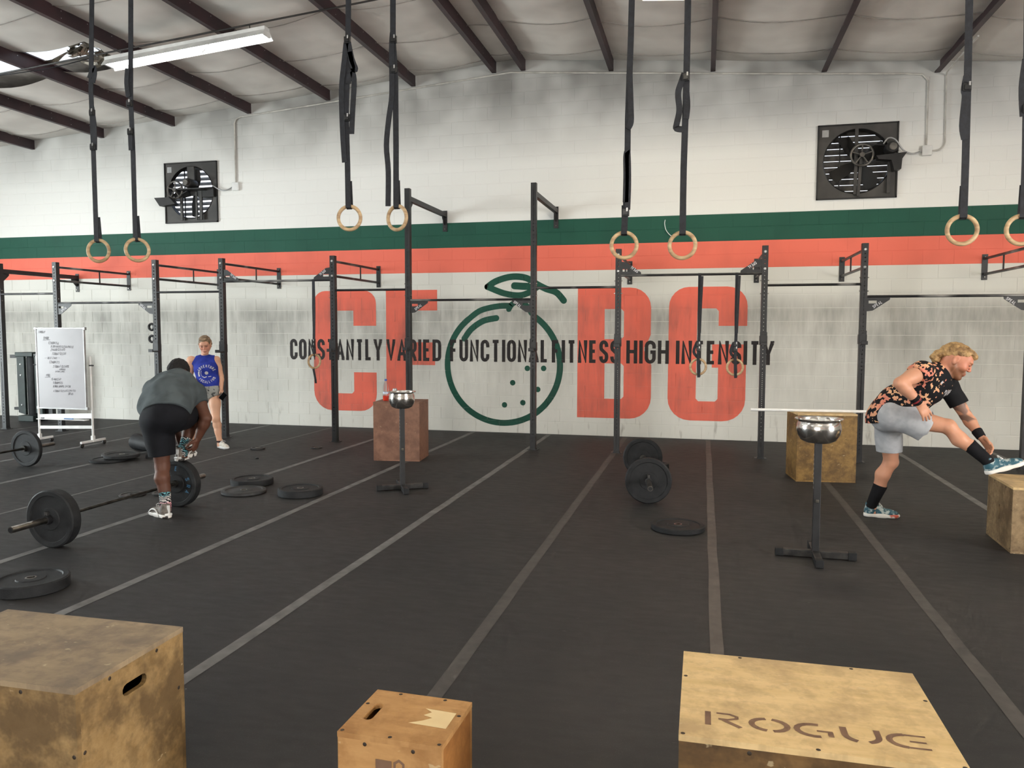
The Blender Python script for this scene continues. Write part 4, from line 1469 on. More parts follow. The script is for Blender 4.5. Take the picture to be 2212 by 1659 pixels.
def barbell(label, x, y, rz, sets, z=.225, group='loaded barbells', steel='darksteel'):
    """bar along local y; sets: list of (y of inner face, thickness, radius, direction)"""
    t = thing('barbell', label, 'barbell', (x, y, 0), rz, group)
    MB().tube([(0, -.66, z), (0, .66, z)], .0142, 12).build('shaft', M[steel], t)
    for s in (-1, 1):
        sl = MB().tube([(0, s * .66, z), (0, s * 1.10, z)], .025, 16).build('sleeve', M['steel'] if steel != 'rig' else M['rig'], t)
        MB().tube([(0, s * .645, z), (0, s * .675, z)], .037, 16).build('collar', M[steel], sl)
        MB().tube([(0, s * 1.10, z), (0, s * 1.104, z)], .019, 12).build('end_cap', M['plastic_black'], sl)
    for s in (-1, 1):
        off = .675
        for th, r in sets:
            m = Tm(0, s * off, z) @ Rm(-s * PI / 2, 'X')
            p = plate_parts(r, th, M['rubber'], t, m)
            link('steel_insert', insert_for(th), p)
            off += th + .002
        cl = MB().tube([(0, s * off, z), (0, s * (off + .035), z)], .038, 14).build('clamp', M['plastic_black'], t)
        MB().box((-.012, min(s * off, s * (off + .03)), z + .03), (.012, max(s * off, s * (off + .03)), z + .065), bev=.004).build('clamp_lever', M['iron'], cl)
    return t


random.seed(9)
b1 = barbell('loaded barbell in the left foreground with the man\'s foot on its far plate', -4.86, -6.70, math.radians(-1.0), [(.088, .225)])
b2 = barbell('loaded barbell seen end-on right of centre', -.575, -4.045, math.radians(6.5), [(.055, .225)])
b3 = barbell('loaded barbell running off the left picture edge', -8.09, -5.26, math.radians(-1), [(.05, .225)])
# blue lettering on the far plate of the first barbell (face towards the camera)
far = [c for c in b1.children if c.name.startswith('bumper_plate')][1]
M['blueprint'] = pm('pale_blue_print', srgb(62, 112, 148), srgb(50, 92, 124), .6)
for ch, ang in (('S', 18), ('R', -8), ('A', -30), ('E', 82)):
    pl, _ = text_polys(ch, -.015, .128, .036, 1.3, .008, 0)
    a = math.radians(ang - 90)
    fn = lambda u, v: (u * math.cos(a) - v * math.sin(a), .675 - .0012, .225 + u * math.sin(a) + v * math.cos(a))
    me = polys_mesh('plate_lettering', pl, fn, M['blueprint'])
    for v in me.vertices:
        v.co = (Tm(0, .675, .225) @ Rm(-PI / 2, 'X')).inverted() @ v.co
    o = link('plate_lettering', me, far)

floor_plate('thick bumper plate at the left edge, nearest the camera', -4.225, -8.27, 0, .225, .078)
floor_plate('thick bumper plate behind the thin one, left of the chalk stand', -4.77, -4.86, 0, .225, .07)
floor_plate('thin bumper plate leaning against the thick plate, left of the chalk stand', -4.60, -5.28, .002, .225, .034, 'rubber_dusty', (.0, .0))
floor_plate('thick bumper plate nearest the foreground chalk stand\'s left side', -3.985, -5.22, 0, .225, .075)
floor_plate('thin bumper plate lying alone in front of the end-on barbell', -.18, -5.68, 0, .225, .048)
floor_plate('small change plate lying on a thin tape line', -6.10, -2.62, 0, .10, .024, 'iron')
floor_plate('small change plate near the rig foot left of the reddish box', -5.345, -2.33, 0, .085, .018, 'iron')
floor_plate('small plate flat behind the end-on barbell', -.50, -2.72, 0, .12, .06, 'rubber')
floor_plate('flat iron change plate left of the standing foot', -5.62, -5.68, 0, .125, .018, 'iron', ins=False)
floor_plate('flat iron change plate touching the bar beside the standing foot', -5.36, -5.52, 0, .125, .018, 'iron', ins=False)
floor_plate('bottom plate of the small stack left of the crouching man', -7.40, -3.98, 0, .225, .035)
floor_plate('top plate of the small stack left of the crouching man', -7.29, -3.87, .036, .215, .045)
floor_plate('dusty plate behind the small stack', -7.60, -3.55, 0, .225, .035, 'rubber_dusty')
floor_plate('tiny black plate half hidden by the crouching man\'s shorts', -7.03, -3.66, 0, .06, .05)
rp = thing('foam_roller', 'black tapered foam roller lying behind the plate stack', 'foam roller', (-7.52, -3.08, 0))
MB().lathe([(.0, 0), (.10, 0), (.115, .01), (.115, .03), (.108, .06), (.075, .55), (.07, .6), (0, .6)], 28, Tm(-.23, .02, .115) @ Rm(math.radians(-20), 'Z') @ Rm(math.radians(94), 'Y')).build('roller_body', M['rubber'], rp)
MB().box((-.004, -.016, -.04), (.004, .016, .04), Tm(-.232, .0, .13) @ Rm(math.radians(-20), 'Z')).build('roller_tag', M['bolt'], rp)
sm = MB().lathe([(0, 0), (.022, 0), (.024, .012), (.012, .02), (0, .02)], 12).build('rubber_stopper', M['plastic_black'], None, (-5.65, -3.36, 0))
tag(sm, 'tiny black rubber stopper alone on the floor left of the rig', 'stopper')

# ================================================================== WHITEBOARD EASEL
wbx0, wbx1, wy = -9.47, -8.622, -2.95
t = thing('whiteboard_easel', 'white rolling easel board covered in handwritten workout notes', 'whiteboard', ((wbx0 + wbx1) / 2, wy, 0))
cx = (wbx0 + wbx1) / 2
hw = (wbx1 - wbx0) / 2
ang = math.radians(3)
bd = MB().box((-hw + .012, -.012, .545), (hw - .012, .006, 1.70)).build('board', M['board'], t, (0, -.03, 0))
fr = MB()
for a, c in (((-hw, .53), (-hw + .016, 1.715)), ((hw - .016, .53), (hw, 1.715)), ((-hw, .53), (hw, .548)), ((-hw, 1.695), (hw, 1.715))):
    fr.box((a[0], -.018, a[1]), (c[0], .012, c[1]), bev=.002)
fr.build('board_frame', M['alu'], t, (0, -.03, 0))
for sx in (-1, 1):
    for zz in (.545, 1.70):
        MB().box((sx * hw - .022, -.05, zz - .022), (sx * hw + .022, -.014, zz + .022), bev=.006).build('frame_corner', M['alu'], t)
    MB().tube([(sx * (hw + .045), .01, .09), (sx * (hw + .045), .01, 1.30)], .016, 10).build('leg', M['white'], t)
    b = MB().box((sx * (hw + .045) - .022, -.015, .06), (sx * (hw + .045) + .022, .03, .15), bev=.004).build('foot_block', M['white'], t)
    f = MB().bar((sx * (hw + .045), -.22, .075), (sx * (hw + .045), .24, .075), .028, .03).build('foot_bar', M['white'], t)
    for y in (-.2, .22):
        MB().lathe([(0, -.012), (.026, -.012), (.03, -.006), (.03, .006), (.026, .012), (0, .012)], 16, Tm(sx * (hw + .045), y, .03) @ Rm(PI / 2, 'Y')).build('caster', M['iron'], f)
        MB().box((sx * (hw + .045) - .016, y - .012, .03), (sx * (hw + .045) + .016, y + .012, .062)).build('caster_fork', M['steel'], f)
    MB().tube([(sx * (hw + .03), 0, 1.17), (sx * (hw + .10), 0, 1.17)], .01, 8).build('tilt_knob', M['plastic_black'], t)
MB().bar((-hw - .045, .01, .40), (hw + .045, .01, .44), .02, .075).build('tray_rail', M['white'], t)
MB().box((-hw, -.09, .375), (hw, .0, .385), bev=.003).build('tray', M['white'], t)
MB().bar((-hw - .045, .01, .245), (hw + .045, .01, .275), .02, .045).build('cross_rail', M['white'], t)
MB().box((.05, -.075, .387), (.2, -.05, .402), bev=.004).build('blue_marker', pm('blue_marker', srgb(90, 130, 178), None, .4), t)
MB().box((-.36, -.075, .387), (-.31, -.05, .40), bev=.004).build('black_marker', M['plastic_black'], t)
random.seed(2)
rows = [(-9.41, 1.632, 'FRIDAY', .032), (-9.33, 1.543, 'SWOD', .036), (-9.262, 1.476, '. E2MOM X 6', .034), (-9.21, 1.427, '3 LOW HANG CLEAN PULLS', .03), (-9.21, 1.376, '2 HANG CLEANS', .033), (-9.19, 1.318, '1 SQUAT CLEAN', .033),
        (-9.32, 1.258, '-- REST 2 MIN --', .028), (-9.26, 1.197, '. E2MOM X 5', .034), (-9.18, 1.134, '2 SQUAT CLEANS', .033), (-9.07, 1.098, 'ACROSS', .022), (-9.14, 1.066, 'EVERY 2 MIN', .02),
        (-9.31, 1.004, 'WOD', .033), (-9.22, .948, '15 MIN CAP', .032), (-9.19, .897, '5 BURPEES', .03), (-9.19, .846, '8 BOX JUMPS  24/20', .028), (-9.19, .778, '4 SQUAT CLEANS 225/155', .028), (-8.93, .74, 'OR 65', .03)]
for x, z, s, h in rows:
    n = len(s.replace(' ', ''))
    p, _ = text_polys(s, 0, 0, h, .85, .005, .0105)
    sl = random.uniform(-.02, .03)
    fn = lambda u, v: (x - cx + u + .25 * v, -.0435, z + v + u * sl + .002 * math.sin(u * 60))
    link('handwriting', polys_mesh('handwriting', p, fn, M['marker']), bd).location = (0, .03, 0)
for x, z, L in ((-9.34, 1.53, .13), (-9.33, .99, .1)):
    link('handwriting', polys_mesh('handwriting', ribbon([(0, 0), (L, .006)], .006), lambda u, v: (x - cx + u, -.0435, z + v), M['marker']), bd).location = (0, .03, 0)

# ================================================================== STEEL STAND AND BLUE POST AT THE FAR LEFT
t = thing('equipment_stand', 'dark green steel stand with a black padded roller by the wall at far left', 'gym equipment', (-12.0, -.62, 0))
for x0, x1 in ((-.26, -.10), (.13, .27)):
    p = MB().prism([[(x0, .16), (x1, .12), (x1, 1.24), (x0, 1.20)]], .05, Matrix(((1, 0, 0, 0), (0, 0, 1, -.06), (0, 1, 0, 0), (0, 0, 0, 1)))).build('side_channel', M['green_steel'], t)
    for z in (.3, 1.05, .85 if x0 < 0 else .31):
        link('bolt', bolt_me, p, ((x0 + x1) / 2, -.06, z)).scale = (.9,) * 3
MB().lathe([(0, .1), (.10, .1), (.11, .13), (.11, 1.16), (.10, 1.19), (0, 1.19)], 24, Tm(-.01, .06, 0)).build('padded_roller', M['rubber'], t)
MB().box((-.28, -.08, 1.19), (.11, .2, 1.27), bev=.01).build('top_cap', M['green_steel'], t)
MB().box((.11, -.06, 1.18), (.33, .2, 1.25), bev=.01).build('top_bracket', M['plastic_black'], t)
MB().box((-.45, -.02, 1.16), (-.26, .04, 1.22)).box((-.4, -.02, .2), (-.2, .04, .25)).build('side_arm', M['plastic_black'], t)
MB().box((-.22, -.12, 0), (.12, .22, .11), bev=.01).build('foot_block', M['green_steel'], t)
MB().box((.12, .02, .03), (.42, .1, .24), bev=.008).box((.26, 0, .24), (.42, .14, 1.2)).build('rear_post', M['plastic_black'], t)
t = thing('blue_post', 'pale blue perforated steel post at the left picture edge', 'post', (-11.42, -2.05, 0))
b = MB().box((-.04, -.04, 0), (.04, .04, .72), bev=.004)
b.build('post_tube', M['blue_steel'], t)
hb = MB()
for k in range(12):
    hb.lathe([(0, 0), (.009, 0)], 8, Tm(0, -.0405, .06 + k * .055) @ Rm(PI / 2, 'X'))
hb.build('post_holes', M['plastic_black'], t)
MB().box((-.08, -.08, 0), (.08, .08, .01)).build('foot_plate', M['blue_steel'], t)

# ================================================================== PEOPLE (smooth implicit bodies)
A = lambda *p: np.array(p, dtype=np.float64)


def unit(v):
    v = np.asarray(v, float)
    return v / np.linalg.norm(v)


def cone(a, b, ra, rb, k=.02, flat=None, cuts=(), op='add'):
    """tapered capsule; flat = (axis, factor) squashes the section; cuts = (point, normal) half-spaces removed"""
    a, b = np.asarray(a, float), np.asarray(b, float)
    ab = b - a
    L2 = float(ab @ ab) + 1e-12
    R = max(ra, rb) / (1 if flat is None else 1)

    def fn(X, Y, Z):
        px, py, pz = X - a[0], Y - a[1], Z - a[2]
        t = np.clip((px * ab[0] + py * ab[1] + pz * ab[2]) / L2, 0, 1)
        qx, qy, qz = px - t * ab[0], py - t * ab[1], pz - t * ab[2]
        d2 = qx * qx + qy * qy + qz * qz
        if flat is not None:
            n, q = flat
            c = qx * n[0] + qy * n[1] + qz * n[2]
            d2 = d2 + c * c * (1 / q ** 2 - 1)
            d = (np.sqrt(d2) - (ra + (rb - ra) * t)) * (0.5 + 0.5 * q)
        else:
            d = np.sqrt(d2) - (ra + (rb - ra) * t)
        for p, nn in cuts:
            d = np.maximum(d, (X - p[0]) * nn[0] + (Y - p[1]) * nn[1] + (Z - p[2]) * nn[2])
        return d
    return (fn, np.minimum(a, b) - R, np.maximum(a, b) + R, k, op)


def ell(c, r, ax=None, k=.02, op='add', cuts=()):
    c = np.asarray(c, float)
    ax = np.eye(3) if ax is None else np.asarray(ax, float)

    def fn(X, Y, Z):
        p = (X - c[0], Y - c[1], Z - c[2])
        s0 = s1 = 0
        for i in range(3):
            q = p[0] * ax[i][0] + p[1] * ax[i][1] + p[2] * ax[i][2]
            s0 = s0 + (q / r[i]) ** 2
            s1 = s1 + (q / r[i] ** 2) ** 2
        k0 = np.sqrt(s0)
        d = k0 * (k0 - 1) / (np.sqrt(s1) + 1e-9)
        for pp, nn in cuts:
            d = np.maximum(d, (X - pp[0]) * nn[0] + (Y - pp[1]) * nn[1] + (Z - pp[2]) * nn[2])
        return d
    R = max(r)
    return (fn, c - R, c + R, k, op)


def wrinkle(seed, amp, freq, n=7):
    rg = np.random.RandomState(seed)
    ds = [(unit(rg.normal(size=3)) * freq * rg.uniform(.5, 1.6), rg.uniform(0, 6.28)) for _ in range(n)]

    def fn(X, Y, Z):
        s = 0
        for d, ph in ds:
            s = s + np.sin(X * d[0] + Y * d[1] + Z * d[2] + ph)
        return s * (amp / n ** .5)
    return fn


def sdf_mesh(name, prims, h, disp=None, mat=None, color=None, smooth=True):
    adds = [p for p in prims if p[4] == 'add']
    lo = np.min([p[1] for p in adds], 0) - .03
    hi = np.max([p[2] for p in adds], 0) + .03
    n = np.ceil((hi - lo) / h).astype(int) + 1
    ax = [(lo[i] + h * np.arange(n[i])).astype(np.float32) for i in range(3)]
    F = np.full(n, .5, np.float32)
    for fn, a, b, k, op in prims:
        m = k + .025
        i0 = np.clip(np.floor((a - m - lo) / h).astype(int), 0, n - 1)
        i1 = np.clip(np.ceil((b + m - lo) / h).astype(int) + 1, 1, n)
        if np.any(i1 <= i0):
            continue
        sl = tuple(slice(i0[q], i1[q]) for q in range(3))
        d = fn(ax[0][sl[0]][:, None, None], ax[1][sl[1]][None, :, None], ax[2][sl[2]][None, None, :]).astype(np.float32)
        G = F[sl]
        if op == 'add':
            if k > 0:
                t = np.clip(.5 + .5 * (G - d) / k, 0, 1)
                F[sl] = G * (1 - t) + d * t - k * t * (1 - t)
            else:
                F[sl] = np.minimum(G, d)
        else:
            kk = max(k, 1e-4)
            t = np.clip(.5 - .5 * (G + d) / kk, 0, 1)
            F[sl] = G * (1 - t) + (-d) * t + kk * t * (1 - t)
    if disp is not None:
        F += disp(ax[0][:, None, None], ax[1][None, :, None], ax[2][None, None, :]).astype(np.float32)
    s = F < 0
    c = s[:-1, :-1, :-1].astype(np.int8)
    cnt = np.zeros_like(c)
    for i in (0, 1):
        for j in (0, 1):
            for q in (0, 1):
                cnt += s[i:n[0] - 1 + i, j:n[1] - 1 + j, q:n[2] - 1 + q]
    cells = np.argwhere((cnt > 0) & (cnt < 8))
    idx = np.full(c.shape, -1, np.int32)
    idx[tuple(cells.T)] = np.arange(len(cells))
    acc = np.zeros((len(cells), 3))
    num = np.zeros(len(cells))
    for axx in range(3):
        o = [q for q in range(3) if q != axx]
        for i in (0, 1):
            for j in (0, 1):
                p0 = cells.copy()
                p0[:, o[0]] += i
                p0[:, o[1]] += j
                p1 = p0.copy()
                p1[:, axx] += 1
                f0, f1 = F[tuple(p0.T)], F[tuple(p1.T)]
                m = (f0 < 0) != (f1 < 0)
                t = f0[m] / (f0[m] - f1[m])
                q = p0[m].astype(float)
                q[:, axx] += t
                acc[m] += q
                num[m] += 1
    V = lo + h * acc / num[:, None]
    quads = []
    for axx in range(3):
        o = [(axx + 1) % 3, (axx + 2) % 3]
        sa = [slice(None)] * 3
        sb = [slice(None)] * 3
        sa[axx], sb[axx] = slice(0, -1), slice(1, None)
        e = np.argwhere(s[tuple(sa)] != s[tuple(sb)])
        e = e[(e[:, o[0]] > 0) & (e[:, o[1]] > 0) & (e[:, o[0]] < n[o[0]] - 1) & (e[:, o[1]] < n[o[1]] - 1)]
        if not len(e):
            continue
        ins = s[tuple(e.T)]

        def cell(d0, d1):
            q = e.copy()
            q[:, o[0]] += d0
            q[:, o[1]] += d1
            return idx[tuple(q.T)]
        q = np.stack([cell(-1, -1), cell(0, -1), cell(0, 0), cell(-1, 0)], 1)
        q[~ins] = q[~ins][:, ::-1]
        quads.append(q)
    Q = np.concatenate(quads)
    Q = Q[(Q >= 0).all(1)]
    me = bpy.data.meshes.new(name)
    me.vertices.add(len(V))
    me.vertices.foreach_set('co', V.astype(np.float32).ravel())
    me.loops.add(Q.size)
    me.loops.foreach_set('vertex_index', Q.astype(np.int32).ravel())
    me.polygons.add(len(Q))
    me.polygons.foreach_set('loop_start', (np.arange(len(Q)) * 4).astype(np.int32))
    me.polygons.foreach_set('use_smooth', np.full(len(Q), smooth))
    me.update(calc_edges=True)
    if color is not None:
        col = color(V)
        at = me.color_attributes.new('Col', 'FLOAT_COLOR', 'POINT')
        at.data.foreach_set('color', np.concatenate([col, np.ones((len(V), 1))], 1).astype(np.float32).ravel())
    if mat is not None:
        me.materials.append(mat)
    return me


def attr_mat(name, rough=.5, spec=.4, bump=0.0, sss=0.0):
    t = NT(name)
    a = t.n('VertexColor', layer_name='Col')
    if bump:
        t.bump(t.noise(t.obj(), 60), bump, .004)
    t.fin(a.outputs[0], rough, 0, spec)
    if sss:
        t.b.inputs['Subsurface Weight'].default_value = sss
        t.b.inputs['Subsurface Radius'].default_value = (.012, .005, .003)
    return t.m


def lerp(a, b, t):
    return np.asarray(a) + (np.asarray(b) - np.asarray(a)) * t


def limb_leg(h, k, an, s=1.0, back=(0, 1, 0), kb=.02):
    """thigh and calf with their bulges; back points to the rear of the calf"""
    h, k, an, back = map(lambda v: np.asarray(v, float), (h, k, an, back))
    c = lerp(k, an, .3) + unit(back) * .018 * s
    return [cone(h, lerp(h, k, .5), .088 * s, .078 * s, kb), cone(lerp(h, k, .45), k, .08 * s, .056 * s, kb), ell(k, (.058 * s,) * 3, k=.015),
            cone(k, c, .052 * s, .058 * s, kb), cone(c, lerp(k, an, .62), .058 * s, .045 * s, kb), cone(lerp(k, an, .55), an, .047 * s, .036 * s, kb)]


def limb_arm(sh, el, wr, s=1.0, kb=.015):
    sh, el, wr = map(lambda v: np.asarray(v, float), (sh, el, wr))
    return [cone(sh, lerp(sh, el, .5), .062 * s, .056 * s, kb), cone(lerp(sh, el, .4), el, .056 * s, .044 * s, kb), cone(el, lerp(el, wr, .3), .043 * s, .046 * s, kb), cone(lerp(el, wr, .25), wr, .047 * s, .028 * s, kb)]


def hand(w, d, n, t, curl=(.25, .35, .3), s=1.0, spread=.05, thumb=(.55, .8, .3), fan=0.0):
    """palm, four jointed fingers of unequal length and a thumb; n = palm side, t = thumb side"""
    w, d, n = np.asarray(w, float), unit(d), np.asarray(n, float)
    n = unit(n - d * (n @ d))
    t = np.asarray(t, float)
    t = unit(t - d * (t @ d) - n * (t @ n))
    P = [cone(w - d * .01, w + d * .03 * s, .028 * s, .033 * s, .012, (n, .62)), cone(w + d * .025 * s, w + d * .078 * s, .036 * s, .042 * s, .012, (n, .36))]
    for i, L in enumerate((.072, .082, .076, .058)):
        off = (.0315 - .021 * i) * s
        p = w + d * (.088 - .004 * abs(i - 1.2)) * s + t * off
        P.append(cone(w + d * .05 * s + t * off * .85, p, .0105 * s, .0102 * s, .008))
        th = 0.0
        for q, (fr, cu) in enumerate(zip((.45, .3, .25), curl)):
            th += cu
            dr = unit(d * math.cos(th) + n * math.sin(th) + t * (spread * (1.2 - i) + fan))
            e = p + dr * L * fr * s
            P.append(cone(p, e, (.0097 - .0008 * q) * s, (.0091 - .0009 * q) * s, .0025))
            p = e
    p = w + d * .022 * s + t * .026 * s
    dr = unit(d * thumb[0] + t * thumb[1] + n * thumb[2])
    e = p + dr * .045 * s
    P.append(cone(p, e, .0165 * s, .0115 * s, .008))
    dr2 = unit(d * (thumb[0] + .5) + t * thumb[1] * .6 + n * thumb[2])
    P.append(cone(e, e + dr2 * .032 * s, .011 * s, .0088 * s, .003))
    return P


class Head:
    def __init__(s, o, f, u, sc=1.0):
        s.o, s.sc = np.asarray(o, float), sc
        s.f = unit(f)
        s.u = unit(np.asarray(u, float) - s.f * (np.asarray(u, float) @ s.f))
        s.r = np.cross(s.f, s.u)  # right ear side
        s.ax = np.array([s.f, s.r, s.u])

    def p(s, f, r, u):
        return s.o + (s.f * f + s.r * r + s.u * u) * s.sc

    def e(s, c, r, k=.015, op='add', cuts=()):
        return ell(s.p(*c), [q * s.sc for q in r], s.ax, k * s.sc, op, cuts)

    def c(s, a, b, ra, rb, k=.012, flat=None, op='add'):
        return cone(s.p(*a), s.p(*b), ra * s.sc, rb * s.sc, k * s.sc, flat, op=op)

    def local(s, V):
        return ((V - s.o) @ s.ax.T) / s.sc

    def prims(s, jaw=1.0):
        P = [s.e((-.005, 0, .03), (.098, .076, .088), .02), s.e((.045, 0, -.012), (.054, .062 * jaw, .08), .025), s.e((.055, 0, .045), (.045, .058, .045), .02)]
        for q in (-1, 1):
            P += [s.c((.0, .048 * q * jaw, -.045), (.07, .02 * q, -.088), .026, .02, .02), s.e((.062, .042 * q, -.018), (.028, .022, .022), .02)]
        P += [s.e((.082, 0, -.093), (.022, .026, .019), .016),
              s.e((.094, 0, .035), (.014, .046, .011), .012),
              s.c((.098, 0, .026), (.1185, 0, -.014), .0085, .0085, .007), s.e((.110, .010, -.019), (.010, .0075, .007), .006), s.e((.110, -.010, -.019), (.010, .0075, .007), .006),
              s.e((.094, 0, -.055), (.013, .028, .018), .014)]
        P += [s.e((.104, q * .031, .016), (.013, .019, .011), .008, 'sub') for q in (-1, 1)]
        P += [s.e((.088, q * .031, .015), (.012, .015, .011), .003) for q in (-1, 1)]
        P += [s.c((.1015, -.017, -.0495), (.1015, .017, -.0495), .0045, .0045, .006), s.c((.1065, -.007, -.0485), (.1065, .007, -.0485), .0042, .0042, .006), s.c((.1025, -.013, -.0615), (.1025, .013, -.0615), .0055, .0055, .006)]
        P += [s.c((.114, -.020, -.0555), (.114, .020, -.0555), .0026, .0026, .002, op='sub')]
        for q in (-1, 1):
            P += [s.e((-.008, .078 * q, .0), (.022, .010, .034), .006), s.e((-.002, .088 * q, .002), (.012, .008, .02), .004, 'sub'), s.e((-.004, .08 * q, -.028), (.01, .008, .01), .006)]
        return P

    def paint(s, V, col, lip, brow, beard=None, beard_amt=0.0, eye=(.03, .02, .015), flush=None):
        L = s.local(V)
        f, r, u = L.T
        near = (np.abs(f) < .2) & (np.abs(u) < .2) & (np.abs(r) < .12)
        g = lambda x, c, w: np.exp(-((x - c) / w) ** 2)

        def mixin(m, c):
            col[:] = col * (1 - m[:, None]) + np.asarray(c)[None] * m[:, None]
        if flush is not None:
            mixin(near * (g(r, .045, .03) + g(r, -.045, .03) + g(r, 0, .015) * g(u, -.01, .02)) * g(u, -.01, .045) * (f > .03) * .38, flush)
        if beard is not None:
            m = near * np.clip((-.022 - u) / .025, 0, 1) * np.clip((f - .0) / .03, 0, 1) * beard_amt
            m = np.maximum(m, near * beard_amt * g(f, .012, .02) * np.clip((.0 - u) / .03, 0, 1) * (np.abs(r) > .04))
            mixin(m * (1 - g(r, 0, .02) * g(u, -.055, .012) * .8), beard)
        mixin(near * (f > .088) * (np.abs(r) < .024) * np.clip(1.3 - np.abs(u + .056) / .0085, 0, 1) * .7, lip)
        mixin(near * (f > .06) * np.clip(1.3 - np.abs(u - .036 + np.abs(np.abs(r) - .03) * .25) / .0048, 0, 1) * (np.abs(r) < .052) * (np.abs(r) > .010) * .8, brow)
        mixin(near * (f > .072) * np.clip(1.5 - np.abs(u - .0125) / .0058, 0, 1) * np.clip(1.5 - np.abs(np.abs(r) - .032) / .014, 0, 1) * .95, eye)
        return col


def shoe_parts(par, heel, fdir, up_, L, upper, sole, lace, name='shoe'):
    """upper, sole and laces of one shoe; heel = bottom of the heel"""
    o = np.asarray(heel, float)
    f = unit(fdir)
    u = unit(np.asarray(up_, float) - f * (np.asarray(up_, float) @ f))
    s = np.cross(f, u)
    k = L / .29
    q = lambda a, b, c: o + (f * a + s * b + u * c) * k
    ax = np.array([f, s, u])
    below = [(q(0, 0, .016), -u)]
    P = [ell(q(.05, 0, .05), (.05 * k, .037 * k, .05 * k), ax, .02, cuts=below), cone(q(.06, 0, .055), q(.19, 0, .038), .042 * k, .036 * k, .02, cuts=below), ell(q(.222, 0, .034), (.062 * k, .046 * k, .032 * k), ax, .025, cuts=below),
         cone(q(.055, 0, .07), q(.05, 0, .108), .042 * k, .04 * k, .015), ell(q(.05, 0, .125), (.033 * k, .03 * k, .028 * k), ax, .004, 'sub'), cone(q(.10, 0, .088), q(.135, 0, .078), .022 * k, .02 * k, .015)]
    me = sdf_mesh('shoe_upper', P, .0045 * k, mat=upper)
    sh = link(name, me, par)
    cut = [(q(0, 0, .0), -u), (q(0, 0, .03), u)]
    S = [cone(q(.042, 0, .015), q(.15, 0, .015), .046 * k, .043 * k, .01, cuts=cut), cone(q(.13, 0, .015), q(.225, .0, .015), .042 * k, .052 * k, .02, cuts=cut), ell(q(.245, 0, .018), (.052 * k, .047 * k, .03 * k), ax, .01, cuts=cut)]
    link('shoe_sole', sdf_mesh('shoe_sole', S, .0045 * k, mat=sole), sh)
    b = MB()
    for i in range(4):
        a = .125 + .02 * i
        z = .094 - .011 * i
        b.tube([Vector(q(a, -.026, z - .012)), Vector(q(a + .004, 0, z + .006)), Vector(q(a, .026, z - .012))], .004 * k, 6)
    for sy in (-1, 1):
        b.tube([Vector(q(.125, 0, .10)), Vector(q(.128, .02 * sy, .118)), Vector(q(.14, .034 * sy, .108)), Vector(q(.15, .03 * sy, .09)), Vector(q(.13, 0, .098))], .0028 * k, 5)
    link('laces', b.mesh('laces', lace), sh)
    return sh


def decal(name, polys, target, origin, right, upv, mat, parent, lift=.003):
    """print laid onto a cloth mesh by projecting 2D polys along right x up"""
    bv = BVHTree.FromPolygons([v.co.copy() for v in target.vertices], [tuple(p.vertices) for p in target.polygons])
    o, r, u = Vector(origin), Vector(right).normalized(), Vector(upv).normalized()
    n = r.cross(u)
    vs, fs = [], []
    for p in polys:
        idx = []
        for a in p:
            st = o + r * a[0] + u * a[1] + n * .25
            loc, nor, i, dist = bv.ray_cast(st, -n, .6)
            if loc is None:
                idx = None
                break
            vs.append(loc + n * lift)
            idx.append(len(vs) - 1)
        if idx:
            fs.append(tuple(idx))
    me = bpy.data.meshes.new(name)
    me.from_pydata([tuple(v) for v in vs], [], fs)
    me.materials.append(mat)
    return link(name, me, parent)


def lin(r, g, b):
    return np.array(srgb(r, g, b)[:3])


def subdiv_polys(polys, n=4):
    out = []
    for p in polys:
        if len(p) != 4:
            out.append(p)
            continue
        a, b, c, d = [Vector((q[0], q[1])) for q in p]
        m = max(1, min(n, int((b - a).length / .012)))
        for i in range(m):
            t0, t1 = i / m, (i + 1) / m
            out.append([a.lerp(b, t0), a.lerp(b, t1), d.lerp(c, t1), d.lerp(c, t0)])
    return out


def cloth(name, a, b, rough=.85, scale=5, lo=.4, hi=.6, weave=.15):
    return pm(name, a, b, rough, scale=scale, lo=lo, hi=hi, bump=weave, bscale=260, spec=.25)


def hair_mat(name, a, b, stretch):
    t = NT(name)
    v = t.scale(t.obj(), stretch)
    n = t.noise(v, 16.0, 4, .7)
    t.bump(t.noise(v, 40, 2), .8, .006)
    return t.fin(t.mix(t.ramp(n, .35, .65), a, b), .55, 0, .35)


